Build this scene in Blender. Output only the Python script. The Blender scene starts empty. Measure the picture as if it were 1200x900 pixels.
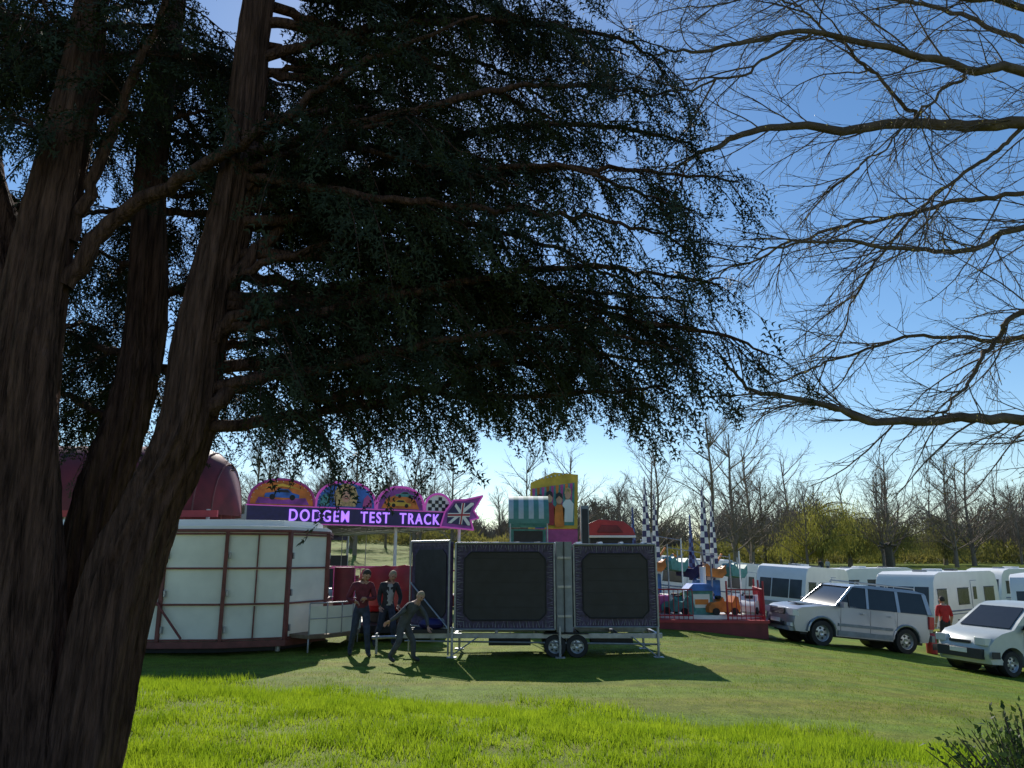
import bpy, bmesh, math, random
import numpy as np
from mathutils import Vector, Matrix, Euler
random.seed(7); rng=np.random.default_rng(7)
R=math.radians
scene=bpy.context.scene
COL=scene.collection
# ------------------------------------------------------------------ materials
def M(name,col,rough=.6,metal=0.,var=.15,scale=6.,bump=0.,bscale=None,stretch=None,emis=None,es=1.,spec=.5,bdist=.05):
    m=bpy.data.materials.new(name); m.use_nodes=True
    nt=m.node_tree; nd=nt.nodes; lk=nt.links
    p=nd['Principled BSDF']; p.inputs['Roughness'].default_value=rough; p.inputs['Metallic'].default_value=metal
    p.inputs['Specular IOR Level'].default_value=spec
    tc=nd.new('ShaderNodeTexCoord'); src=tc.outputs['Object']
    if stretch:
        mp=nd.new('ShaderNodeMapping'); mp.inputs['Scale'].default_value=stretch; lk.new(src,mp.inputs[0]); src=mp.outputs[0]
    n=nd.new('ShaderNodeTexNoise'); n.inputs['Scale'].default_value=scale; n.inputs['Detail'].default_value=6; lk.new(src,n.inputs['Vector'])
    cr=nd.new('ShaderNodeValToRGB'); lk.new(n.outputs[0],cr.inputs[0])
    cr.color_ramp.elements[0].position=.3; cr.color_ramp.elements[1].position=.7
    cr.color_ramp.elements[0].color=(*[max(0,c*(1-var)) for c in col],1)
    cr.color_ramp.elements[1].color=(*[min(1,c*(1+var)) for c in col],1)
    lk.new(cr.outputs[0],p.inputs['Base Color'])
    if bump:
        n2=nd.new('ShaderNodeTexNoise'); n2.inputs['Scale'].default_value=bscale or scale*4; n2.inputs['Detail'].default_value=8; lk.new(src,n2.inputs['Vector'])
        b=nd.new('ShaderNodeBump'); b.inputs['Strength'].default_value=bump; b.inputs['Distance'].default_value=bdist
        lk.new(n2.outputs[0],b.inputs['Height']); lk.new(b.outputs[0],p.inputs['Normal'])
    if emis:
        p.inputs['Emission Color'].default_value=(*emis,1); p.inputs['Emission Strength'].default_value=es
    return m
def LEAF(name,c1,c2,tr=.4,scale=1.5,tint=(1.3,1.4,.6)):
    m=bpy.data.materials.new(name); m.use_nodes=True
    nt=m.node_tree; nd=nt.nodes; lk=nt.links; nd.clear()
    o=nd.new('ShaderNodeOutputMaterial'); mix=nd.new('ShaderNodeMixShader'); mix.inputs[0].default_value=tr
    d=nd.new('ShaderNodeBsdfPrincipled'); d.inputs['Roughness'].default_value=.55; d.inputs['Specular IOR Level'].default_value=.25
    t=nd.new('ShaderNodeBsdfTranslucent')
    tc=nd.new('ShaderNodeTexCoord'); n=nd.new('ShaderNodeTexNoise'); n.inputs['Scale'].default_value=scale; n.inputs['Detail'].default_value=8
    lk.new(tc.outputs['Object'],n.inputs['Vector'])
    cr=nd.new('ShaderNodeValToRGB'); cr.color_ramp.elements[0].position=.35; cr.color_ramp.elements[1].position=.65
    cr.color_ramp.elements[0].color=(*c1,1); cr.color_ramp.elements[1].color=(*c2,1)
    lk.new(n.outputs[0],cr.inputs[0]); lk.new(cr.outputs[0],d.inputs['Base Color'])
    mm=nd.new('ShaderNodeMixRGB'); mm.blend_type='MULTIPLY'; mm.inputs[0].default_value=1; mm.inputs[2].default_value=(*tint,1)
    lk.new(cr.outputs[0],mm.inputs[1]); lk.new(mm.outputs[0],t.inputs['Color'])
    lk.new(d.outputs[0],mix.inputs[1]); lk.new(t.outputs[0],mix.inputs[2]); lk.new(mix.outputs[0],o.inputs[0])
    return m
# ------------------------------------------------------------------ geometry helpers
def fastmesh(name,V,F,mat,parent=None,smooth=False):
    V=np.asarray(V,dtype=np.float32).reshape(-1,3); F=np.asarray(F,dtype=np.int32); k=F.shape[1]
    me=bpy.data.meshes.new(name); me.vertices.add(len(V)); me.vertices.foreach_set('co',V.ravel())
    me.loops.add(F.size); me.loops.foreach_set('vertex_index',F.ravel())
    me.polygons.add(len(F)); me.polygons.foreach_set('loop_start',np.arange(0,F.size,k,dtype=np.int32))
    try: me.polygons.foreach_set('loop_total',np.full(len(F),k,dtype=np.int32))
    except Exception: pass
    me.update(calc_edges=True)
    if len(F)<400000: me.validate()
    if smooth: me.polygons.foreach_set('use_smooth',np.ones(len(F),dtype=bool))
    me.materials.append(mat)
    o=bpy.data.objects.new(name,me); COL.objects.link(o)
    if parent: o.parent=parent
    return o
def empty(name,loc=(0,0,0),rz=0):
    e=bpy.data.objects.new(name,None); COL.objects.link(e); e.location=loc; e.rotation_euler=(0,0,rz); e.empty_display_size=.2
    return e
def batch_tubes(P,Rr,sides=3):
    P=np.asarray(P,float); Rr=np.asarray(Rr,float); T,n,_=P.shape
    tan=np.gradient(P,axis=1); tan/=np.linalg.norm(tan,axis=2,keepdims=True)+1e-9
    mean=P[:,-1]-P[:,0]; mean/=np.linalg.norm(mean,axis=1,keepdims=True)+1e-9
    ref=np.where(np.abs(mean[:,2:3])<.8,np.array([[0,0,1.]]),np.array([[1.,0,0]]))[:,None,:]
    a=np.cross(tan,np.broadcast_to(ref,tan.shape)); a/=np.linalg.norm(a,axis=2,keepdims=True)+1e-9
    b=np.cross(tan,a)
    th=np.arange(sides)*2*math.pi/sides
    V=P[:,:,None,:]+Rr[:,:,None,None]*(np.cos(th)[None,None,:,None]*a[:,:,None,:]+np.sin(th)[None,None,:,None]*b[:,:,None,:])
    idx=np.arange(T*n*sides).reshape(T,n,sides); nx=np.roll(idx,-1,axis=2)
    F=np.stack([idx[:,:-1],nx[:,:-1],nx[:,1:],idx[:,1:]],axis=-1).reshape(-1,4)
    return V.reshape(-1,3),F
def catmull(pts,n):
    p=np.array(pts,float); k=p.shape[0]
    p=np.vstack([2*p[0]-p[1],p,2*p[-1]-p[-2]]); out=[]
    for t in np.linspace(0,k-1-1e-6,n):
        i=int(t); u=t-i; a,b,c,d=p[i],p[i+1],p[i+2],p[i+3]
        out.append(.5*((2*b)+(c-a)*u+(2*a-5*b+4*c-d)*u*u+(3*b-a-3*c+d)*u**3))
    return np.array(out)
class TubeSet:
    def __init__(s): s.V=[];s.F=[];s.o=0
    def add(s,P,Rr,sides):
        V,F=batch_tubes(P,Rr,sides); s.V.append(V); s.F.append(F+s.o); s.o+=len(V)
    def build(s,name,mat,parent=None,smooth=True): return fastmesh(name,np.vstack(s.V),np.vstack(s.F),mat,parent,smooth)
class Geo:
    def __init__(s): s.v=[];s.f=[];s.m=[];s.mats=[];s.X=Matrix.Identity(4)
    def mi(s,mat):
        if mat not in s.mats: s.mats.append(mat)
        return s.mats.index(mat)
    def add(s,V,F,mat):
        o=len(s.v); k=s.mi(mat)
        for p in V: s.v.append(tuple(s.X@Vector(p)))
        for f in F: s.f.append([i+o for i in f]); s.m.append(k)
    def box(s,c,d,mat,rot=None):
        V=[]; r=rot.to_matrix() if rot else None
        for x in(-.5,.5):
            for y in(-.5,.5):
                for z in(-.5,.5):
                    q=Vector((x*d[0],y*d[1],z*d[2])); q=r@q if r else q
                    V.append(q+Vector(c))
        s.add(V,[(0,1,3,2),(4,6,7,5),(0,4,5,1),(2,3,7,6),(0,2,6,4),(1,5,7,3)],mat)
    def b2(s,x0,x1,y0,y1,z0,z1,mat): s.box(((x0+x1)/2,(y0+y1)/2,(z0+z1)/2),(abs(x1-x0),abs(y1-y0),abs(z1-z0)),mat)
    def prism(s,poly,ys,mat,fn=None):
        n=len(poly); V=[]
        for y in ys:
            for(x,z) in poly:
                q=(x,y,z); V.append(fn(*q) if fn else q)
        F=[]
        for j in range(len(ys)-1):
            for i in range(n):
                a=j*n+i; b=j*n+(i+1)%n; F.append((a,b,b+n,a+n))
        F.append(tuple(range(n))[::-1]); F.append(tuple((len(ys)-1)*n+i for i in range(n)))
        s.add(V,F,mat)
    def plan(s,poly,z0,z1,mat):
        n=len(poly); V=[(x,y,z0) for x,y in poly]+[(x,y,z1) for x,y in poly]
        F=[(i,(i+1)%n,(i+1)%n+n,i+n) for i in range(n)]+[tuple(range(n))[::-1],tuple(range(n,2*n))]
        s.add(V,F,mat)
    def cyl(s,p0,p1,r,mat,n=10,r2=None):
        p0=Vector(p0);p1=Vector(p1); t=(p1-p0).normalized(); a=t.orthogonal().normalized(); b=t.cross(a); r2=r if r2 is None else r2
        V=[p0+r*(math.cos(k*2*math.pi/n)*a+math.sin(k*2*math.pi/n)*b) for k in range(n)]+[p1+r2*(math.cos(k*2*math.pi/n)*a+math.sin(k*2*math.pi/n)*b) for k in range(n)]
        s.add(V,[(i,(i+1)%n,(i+1)%n+n,i+n) for i in range(n)]+[tuple(range(n))[::-1],tuple(range(n,2*n))],mat)
    def lathe(s,prof,c,axis,mat,n=24):
        t=Vector(axis).normalized(); a=t.orthogonal().normalized(); b=t.cross(a); c=Vector(c); V=[];F=[]; k=len(prof)
        for i in range(n):
            th=i*2*math.pi/n
            for r,h in prof: V.append(c+t*h+r*(math.cos(th)*a+math.sin(th)*b))
        for i in range(n):
            for j in range(k-1):
                F.append((i*k+j,((i+1)%n)*k+j,((i+1)%n)*k+j+1,i*k+j+1))
        s.add(V,F,mat)
    def sph(s,c,r,mat,nu=14,nv=9,fn=None):
        V=[];F=[]
        for j in range(nv+1):
            ph=math.pi*j/nv
            for i in range(nu):
                th=2*math.pi*i/nu; q=Vector((math.sin(ph)*math.cos(th),math.sin(ph)*math.sin(th),math.cos(ph)))
                if fn: q=fn(q)
                V.append(Vector((q.x*r[0],q.y*r[1],q.z*r[2]))+Vector(c))
        for j in range(nv):
            for i in range(nu): F.append((j*nu+i,(j+1)*nu+i,(j+1)*nu+(i+1)%nu,j*nu+(i+1)%nu))
        s.add(V,F,mat)
    def build(s,name,loc=(0,0,0),rz=0,bevel=0,smooth=35,parent=None,seg=2):
        me=bpy.data.meshes.new(name); me.from_pydata(s.v,[],s.f)
        for m in s.mats: me.materials.append(m)
        me.polygons.foreach_set('material_index',s.m)
        bm=bmesh.new(); bm.from_mesh(me); bmesh.ops.remove_doubles(bm,verts=bm.verts,dist=1e-5); bmesh.ops.recalc_face_normals(bm,faces=bm.faces); bm.to_mesh(me); bm.free()
        me.polygons.foreach_set('use_smooth',[True]*len(me.polygons)); me.set_sharp_from_angle(angle=R(smooth))
        o=bpy.data.objects.new(name,me); COL.objects.link(o); o.location=loc; o.rotation_euler=(0,0,rz)
        if parent: o.parent=parent
        if bevel:
            b=o.modifiers.new('bevel','BEVEL'); b.width=bevel; b.segments=seg; b.limit_method='ANGLE'; b.angle_limit=R(40); b.harden_normals=False
        return o
# ------------------------------------------------------------------ terrain
def S(a,b,x):
    t=np.clip((x-a)/(b-a),0,1); return t*t*(3-2*t)
def TZ(x,y):
    x=np.asarray(x,float); y=np.asarray(y,float)
    z=-1.0*S(3,16,x)*(1-S(60,115,y))
    z=z+(7.3-5.8*S(-60,40,x))*S(45,160,y)
    d=(11.3-.45*x)-y
    z=z+.3*S(0,3,d)
    z=z+.02*np.sin(x*.9+1)*np.sin(y*.7)+.012*np.sin(x*2.3+y*1.1)
    return z
def tz(x,y): return float(TZ(x,y))
def settle(o,x,y,rz,hl=1.5,hw=.8):
    c,s=math.cos(rz),math.sin(rz)
    zf=tz(x+c*hl,y+s*hl); zb=tz(x-c*hl,y-s*hl); zl=tz(x-s*hw,y+c*hw); zr=tz(x+s*hw,y-c*hw)
    o.location=(x,y,(zf+zb+zl+zr)/4-.01); o.rotation_euler=(math.atan2(zl-zr,2*hw),-math.atan2(zf-zb,2*hl),rz)
def ground_mat():
    m=bpy.data.materials.new('grass_ground'); m.use_nodes=True; nt=m.node_tree; nd=nt.nodes; lk=nt.links; p=nd['Principled BSDF']
    p.inputs['Roughness'].default_value=.85; p.inputs['Specular IOR Level'].default_value=.12
    tc=nd.new('ShaderNodeTexCoord')
    def noise(sc,det=6,st=None):
        n=nd.new('ShaderNodeTexNoise'); n.inputs['Scale'].default_value=sc; n.inputs['Detail'].default_value=det
        if st:
            mp=nd.new('ShaderNodeMapping'); mp.inputs['Scale'].default_value=st; mp.inputs['Rotation'].default_value=(0,0,.25); lk.new(tc.outputs['Object'],mp.inputs[0]); lk.new(mp.outputs[0],n.inputs['Vector'])
        else: lk.new(tc.outputs['Object'],n.inputs['Vector'])
        return n
    n1=noise(.35); n2=noise(3.); n3=noise(40.,4); n4=noise(.5,5,(.25,2.2,1))
    def ramp(n,c1,c2,a=.35,b=.65):
        r=nd.new('ShaderNodeValToRGB'); r.color_ramp.elements[0].position=a; r.color_ramp.elements[1].position=b
        r.color_ramp.elements[0].color=(*c1,1); r.color_ramp.elements[1].color=(*c2,1); lk.new(n.outputs[0],r.inputs[0]); return r
    r1=ramp(n1,(.125,.185,.025),(.185,.245,.035)); r2=ramp(n2,(.7,.72,.6),(1.15,1.1,1.1)); r3=ramp(n3,(.55,.6,.45),(1.35,1.28,1.2)); r4=ramp(n4,(1.12,.86,1.0),(.95,1.05,.95),.35,.6)
    def mul(a,b):
        x=nd.new('ShaderNodeMixRGB'); x.blend_type='MULTIPLY'; x.inputs[0].default_value=1; lk.new(a,x.inputs[1]); lk.new(b,x.inputs[2]); return x.outputs[0]
    lk.new(mul(mul(mul(r1.outputs[0],r2.outputs[0]),r3.outputs[0]),r4.outputs[0]),p.inputs['Base Color'])
    b=nd.new('ShaderNodeBump'); b.inputs['Strength'].default_value=.35; b.inputs['Distance'].default_value=.02; lk.new(n3.outputs[0],b.inputs['Height']); lk.new(b.outputs[0],p.inputs['Normal'])
    return m
gx=np.sinh(np.linspace(-4.6,4.6,240))*9.; gy=-25+np.concatenate([np.linspace(0,60,170),60+np.cumsum(np.linspace(.5,18,95))])
XX,YY=np.meshgrid(gx,gy); ZZ=TZ(XX,YY); nx_=len(gx); ny_=len(gy)
idx=np.arange(nx_*ny_).reshape(ny_,nx_)
F=np.stack([idx[:-1,:-1],idx[:-1,1:],idx[1:,1:],idx[1:,:-1]],-1).reshape(-1,4)
fastmesh('ground',np.stack([XX,YY,ZZ],-1),F,ground_mat(),smooth=True)
def blades(name,region,N,hmin,hmax,w,mat):
    x,y,cl=region(N); n=len(x); z=TZ(x,y)
    h=rng.uniform(hmin,hmax,n)*(.3+1.15*cl); a=rng.uniform(0,2*math.pi,n); la=rng.uniform(0,2*math.pi,n); le=rng.uniform(.1,.75,n)*h
    ww=w*rng.uniform(.6,1.3,n)
    b0=np.stack([x-np.cos(a)*ww,y-np.sin(a)*ww,z-.01],-1); b1=np.stack([x+np.cos(a)*ww,y+np.sin(a)*ww,z-.01],-1)
    t=np.stack([x+np.cos(la)*le,y+np.sin(la)*le,z+h],-1)
    V=np.stack([b0,b1,t],1).reshape(-1,3); return fastmesh(name,V,np.arange(3*n).reshape(-1,3),mat)
def clump(x,y): return np.clip(.5+.33*np.sin(x*1.9+1.3*np.sin(y*1.1))*np.sin(y*2.3+x*.4+1.1*np.sin(x*.8))+.28*np.sin(x*5.1+y*3.3+2*np.sin(x))*np.sin(y*6.1-x*2)+.12*np.sin(x*13+y*5)*np.sin(y*15-x*4),0,1)
def reg_long(N):
    y=rng.uniform(6.2,15.2,N); x=rng.uniform(-.72,.72,N)*y
    d=(11.3-.45*x)-y; cl=clump(x,y); k=(d+rng.normal(0,.35,N)+.7*(cl-.5)+.3*np.sin(x*2.1)>0.1)&(rng.uniform(0,1,N)<.3+.7*cl); return x[k],y[k],cl[k]
def reg_short(N):
    y=6+17*rng.uniform(0,1,N)**.8; x=rng.uniform(-.72,.78,N)*y; cl=clump(x*.7,y*.7); k=((11.3-.45*x)-y)<.6; return x[k],y[k],cl[k]
blades('long_grass',reg_long,270000,.04,.12,.0065,LEAF('long_grass_m',(.16,.255,.02),(.27,.37,.04),.55,2.5,(1.45,1.4,.6)))
blades('mown_grass',reg_short,100000,.015,.035,.006,LEAF('mown_grass_m',(.14,.21,.025),(.21,.28,.04),.45,1.2,(1.3,1.25,.8)))
# ------------------------------------------------------------------ yew tree
bark=M('yew_bark',(.10,.055,.042),.95,var=.65,scale=3.2,bump=1.,bscale=5.,stretch=(9,9,.8),spec=.15,bdist=.1)
yew=empty('yew_tree',(-3.3,6.2,.3)); 
def rel(par,o): o.parent=par; o.matrix_parent_inverse=Matrix.Translation(-Vector(par.location))
def trunk(pts,rad,sides=64,n=140,amp=.14,seed=0):
    P=catmull(pts,n); rr=np.interp(np.linspace(0,1,n),np.linspace(0,1,len(rad)),rad)
    V,F=batch_tubes(P[None],rr[None],sides); V=V.reshape(n,sides,3)
    th=np.arange(sides)*2*math.pi/sides; s=np.linspace(0,1,n)[:,None]
    wob=.6*np.sin(5*s+seed)+.3*np.sin(13*s+seed*2)
    f=1+amp*np.sin(3*th+4*s+seed)+amp*.8*(1-2*np.abs(np.sin(3.5*th+wob*2+seed)))*.8+amp*.5*(1-2*np.abs(np.sin(7*th+wob*3-3*s+seed)))+amp*.25*(1-2*np.abs(np.sin(13*th+wob*4+5*s)))
    f+=.05*np.sin(22*s+3*th+seed)+rng.normal(0,.012,(n,sides))
    V=P[:,None,:]+(V-P[:,None,:])*f[:,:,None]
    return V.reshape(-1,3),F,P,rr
T1=[(-3.4,6,-.2),(-3.55,6,.53),(-3.78,6,2.35),(-3.9,6,3.5),(-3.9,6,4.46),(-3.8,6,6.06),(-3.85,6.1,7.2),(-3.7,6.2,9)]
T2=[(-3.3,6.1,-.2),(-3.08,6,.53),(-2.95,6,1.72),(-2.8,6,2.35),(-2.58,6,3.02),(-2.52,6,3.9),(-2.35,6,5.24),(-2.3,6,6.93),(-2.1,6.2,9)]
T3=[(-3.6,6.8,-.2),(-3.7,6.8,1.2),(-3.66,6.8,2.4),(-3.5,6.9,3.4),(-3.5,7,4.4),(-3.6,7,6),(-3.6,7.1,8)]
T0=[(-4.5,6.3,-.2),(-4.5,6.3,2),(-4.4,6.3,3.6),(-4.6,6.4,4.6),(-5,6.4,6),(-5.3,6.4,8)]
VV=[];FF=[];o_=0
for i,(t,r) in enumerate([(T1,[.42,.33,.28,.27,.23,.16,.13,.08]),(T2,[.36,.26,.25,.22,.2,.18,.15,.13,.1]),(T3,[.3,.24,.21,.18,.16,.13,.1]),(T0,[.45,.38,.34,.26,.18,.1])]):
    V,F,P,rr=trunk(t,r,seed=i*1.7); VV.append(V);FF.append(F+o_);o_+=len(V)
rel(yew,fastmesh('trunks',np.vstack(VV),np.vstack(FF),bark,smooth=True))
limbs=[
 ([(-2.4,6,3.15),(-2.2,6.05,3.38),(-1.91,6.2,3.49),(-1.61,6.3,3.29),(-1.11,6.5,3.45),(-.31,6.8,3.45),(.79,7,3.5),(1.5,7.2,3.62)],.07,.15),
 ([(-2.45,6,3.7),(-2.2,6,3.97),(-1.48,6.3,4.2),(-.62,6.6,4.4),(.32,6.8,4.36),(1.3,7,4.2),(2.1,7.1,4.08),(2.45,7.1,3.9)],.06,.15),
 ([(-2.4,6,4.2),(-1.93,6.2,4.86),(-1.35,6.5,5.5),(-.34,6.8,6.1),(.7,7,6.3),(1.5,7.2,6.3),(1.95,7.2,6.15)],.06,.15),
 ([(-2.33,6,5.2),(-1.5,5.7,4.9),(-.67,5.6,4.75),(.28,5.8,4.75),(1.0,6,4.75),(1.6,6.1,4.5)],.045,.1),
 ([(-2.28,6,6.3),(-1.2,6.3,6.9),(0,6.5,7.1),(1.0,6.6,7.0),(1.45,6.6,6.7)],.05,.1),
 ([(-3.7,6,4.2),(-3.31,6,4.84),(-2.55,5.8,5.15),(-2.0,5.7,5.5),(-1.2,5.7,6.1),(-.3,5.8,6.6)],.08,.35),
 ([(-3.7,6,4.6),(-3.4,5.9,5.6),(-3.0,5.8,6.8),(-2.6,5.8,7.6)],.06,.3),
]
def att(t,z):
    P=catmull(t,80); return P[int(np.argmin(abs(P[:,2]-z)))]
random.seed(21)
tg=[]
for k in range(27):
    z=random.uniform(4.1,7.8); xmax=2.2 if 4<z<6.6 else 1.6
    tg.append((T2,(random.uniform(-.6,xmax),random.uniform(5.6,8.6),z)))
for k in range(9): tg.append((T2,(random.uniform(-.8,2.0),random.uniform(6.6,8.8),random.uniform(3.7,4.3))))
for k in range(22): tg.append((T3,(random.uniform(-6.4,-1.4),random.uniform(7.6,10),random.uniform(3.6,8.2))))
for k in range(16): tg.append((T1,(random.uniform(-5.4,-1.6),random.uniform(5.3,7.4),random.uniform(5.2,8.2))))
for k in range(14): tg.append((T0,(random.uniform(-6.6,-4.2),random.uniform(6.8,9.6),random.uniform(4.2,8.6))))
for t,e in tg:
    e=np.array(e); L=np.linalg.norm(e[:2]-np.array([t[4][0],t[4][1]])); zb=min(7.2,max(2.9,e[2]-random.uniform(-.1,.25)*L)); b=att(t,zb)
    m1=b+(e-b)*.33+np.array([random.uniform(-.1,.1),random.uniform(-.3,.3),random.uniform(.05,.3)]); m2=b+(e-b)*.68+np.array([0,random.uniform(-.2,.2),random.uniform(.1,.4)])
    limbs.append(([b,m1,m2,e],.02+.008*L,.10))
ts=TubeSet(); subsP=[];subsR=[]; spr=[]
for pts,r0,f0 in limbs:
    n=36; P=catmull(pts,n); seg=np.linalg.norm(np.diff(P,axis=0),axis=1); L=seg.sum()
    P[1:-1]+=rng.normal(0,.014,(n-2,3)); rr=np.linspace(r0,r0*.15,n)
    ts.add(P[None],rr[None],9)
    s=f0*L; cum=np.concatenate([[0],np.cumsum(seg)])
    while s<L:
        i=min(n-2,int(np.searchsorted(cum,s))-1); i=max(i,0); p=P[i]; t=P[i+1]-P[i]; t=t/np.linalg.norm(t)
        side=np.cross(t,[0,0,1]); side/=np.linalg.norm(side)+1e-6
        sg=random.choice((-1,1)); d=t*random.uniform(.3,1)+side*sg*random.uniform(.2,1)+np.array([0,0,random.uniform(-.5,.4)]); d/=np.linalg.norm(d)
        l=random.uniform(.3,1.0)*(1.05-.4*s/L); m=6; q=[]
        dr=random.uniform(.2,.85)
        for j in range(m):
            u=j/(m-1); q.append(p+d*l*u+np.array([0,0,-dr*l*u*u])+rng.normal(0,.008,3)*(j>0))
        q=np.array(q); subsP.append(q); subsR.append(np.linspace(.009,.003,m))
        c=.04
        while c<l:
            u=c/l; jj=min(m-2,int(u*(m-1))); w=u*(m-1)-jj; pp=q[jj]*(1-w)+q[jj+1]*w; tt=q[jj+1]-q[jj]; tt/=np.linalg.norm(tt)
            sd=np.cross(tt,[0,0,1]); sd/=np.linalg.norm(sd)+1e-6
            dd=tt*random.uniform(.3,1.)+sd*random.choice((-1,1))*random.uniform(.2,.9)+np.array([0,0,-random.uniform(.05,1.0)])
            spr.append((pp,dd/np.linalg.norm(dd),random.uniform(.2,.45)))
            c+=random.uniform(.06,.115)
        s+=random.uniform(.06,.165)
ts.add(np.array(subsP),np.array(subsR),3)
rel(yew,ts.build('limbs',bark))
def spray_template(seed):
    r=random.Random(seed); T=[]
    def needles(p,d,L,n):
        nrm=np.array([-d[1],d[0],0])
        for i in range(n):
            b=p+d*L*(i+.3)/n
            for sg in(-1,1):
                e=d*.7+nrm*sg*.7+np.array([0,0,r.uniform(-.4,.3)]); e/=np.linalg.norm(e); ln=r.uniform(.08,.12)
                wv=np.cross(e,[0,0,1]); wv/=np.linalg.norm(wv); wv=wv*.8+np.array([0,0,r.uniform(-.6,.6)])
                T.append([b-wv*.026,b+wv*.026,b+e*ln])
    def bend(x): return np.array([x,0,-.3*x*x])
    for i in range(8):
        x=.08+.85*i/8; sg=1 if i%2 else -1; a=sg*r.uniform(.5,.85); L=.34*(1.1-x)+.08
        needles(bend(x),np.array([math.cos(a),math.sin(a),r.uniform(-.25,0)]),L,2 if x>.6 else 3)
    needles(bend(.72),np.array([.97,0,-.25]),.3,3)
    for i in range(3): 
        a=bend(i/3);b=bend((i+1)/3); T.append([a+[0,.02,0],a-[0,.02,0],b])
    return np.array(T)
def scatter_sprays(tpls,spr,name,mat,par):
    Vs=[]
    for k,tp in enumerate(tpls):
        sub=spr[k::len(tpls)]; p=np.array([s[0] for s in sub]); d=np.array([s[1] for s in sub]); sc=np.array([s[2] for s in sub])
        rv=rng.normal(size=d.shape)*.5+np.array([0,0,1.]); b=np.cross(rv,d); b/=np.linalg.norm(b,axis=1,keepdims=True)+1e-9; c=np.cross(d,b)
        B=np.stack([d,b,c],1)
        V=np.einsum('tvk,nkj->ntvj',tp,B)*sc[:,None,None,None]+p[:,None,None,:]
        Vs.append(V.reshape(-1,3))
    V=np.vstack(Vs); o=fastmesh(name,V,np.arange(len(V)).reshape(-1,3),mat); rel(par,o); return o
ymat=M('yew_needles',(.026,.036,.018),.65,var=.5,scale=2.5,spec=.15)
scatter_sprays([spray_template(i) for i in range(4)],spr,'foliage',ymat,yew)
# ------------------------------------------------------------------ bare tree on the right
bbark=M('bare_bark',(.115,.09,.07),.9,var=.35,scale=6,bump=.6,bscale=20,spec=.2)
bt=empty('bare_tree',(9.6,8.6,-.4))
ts=TubeSet()
V,F,P,rr=trunk([(9.6,8.6,-.7),(9.5,8.6,1.5),(9.3,8.5,3.5),(9.1,8.4,6),(9.2,8.4,9),(9,8.4,12)],[.6,.48,.42,.36,.25,.12],sides=24,n=50,amp=.05); ts.V.append(V);ts.F.append(F);ts.o=len(V)
mains=[
 ([(9.3,8.5,3.4),(7.5,8.2,3.3),(5.4,8,3.46),(4.5,8,3.42),(3.7,7.9,3.43),(3.2,7.8,3.58),(2.5,7.7,3.68),(2.15,7.6,4.0)],.075,.012),
 ([(9.1,8.4,6.5),(7.4,8.2,6.9),(5.92,8,6.88),(4.75,8,6.9),(3.6,7.9,6.8),(2.83,7.9,6.75),(2.2,7.8,6.5),(1.75,7.7,6.15)],.095,.015),
 ([(9.2,8.4,5.4),(7.2,8.2,5.9),(5.75,8,5.66),(5.2,8,5.38),(4.36,7.9,5.3),(3.3,7.8,5.4),(2.6,7.7,5.15)],.05,.010),
 ([(9.1,8.4,7.2),(7.2,8.0,7.6),(5.95,7.7,7.4),(5.2,7.6,7.35),(4.3,7.5,7.5),(3.3,7.4,7.65),(2.2,7.4,7.5),(1.5,7.3,7.3)],.075,.010),
 ([(9.2,8.4,4.8),(7.2,8,4.9),(5.5,7.8,4.6),(5.1,7.8,4.25),(4.75,7.8,3.8),(4.45,7.8,3.45)],.045,.010),
 ([(9.1,8.4,8),(7,7.8,8.2),(5.5,7.5,8.1),(4,7.3,8.3),(2.5,7.2,8.3),(1.2,7.2,8.1)],.055,.010),
 ([(5.92,8,6.88),(5.2,8.2,6.3),(4.6,8.3,5.8),(4.0,8.4,5.0),(3.6,8.4,4.2)],.025,.006),
 ([(7.2,8.1,5.9),(5.9,8.4,6.2),(4.8,8.6,6.1),(3.8,8.7,5.9),(2.8,8.8,5.5),(2.2,8.8,5.2)],.035,.007),
 ([(9.2,8.4,5),(7.5,8.7,4.9),(6,9,4.6),(5,9.2,4.7),(4,9.3,4.4),(3.2,9.4,4.1)],.04,.007),
 ([(7,8.0,7.6),(6.2,8.4,8.4),(5.2,8.8,9.2),(4.0,9,9.5),(2.4,9,9.3)],.04,.008),
 ([(4.75,8,6.9),(4.2,7.8,7.4),(3.4,7.6,8.0),(2.6,7.5,8.6)],.025,.006),
 ([(5.2,7.6,7.35),(4.6,7.5,6.9),(4,7.5,6.3),(3.3,7.5,5.8)],.02,.005),
 ([(3.3,7.4,7.65),(2.4,7.4,7.1),(1.6,7.4,6.9),(.9,7.4,6.9)],.018,.005),
]
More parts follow.
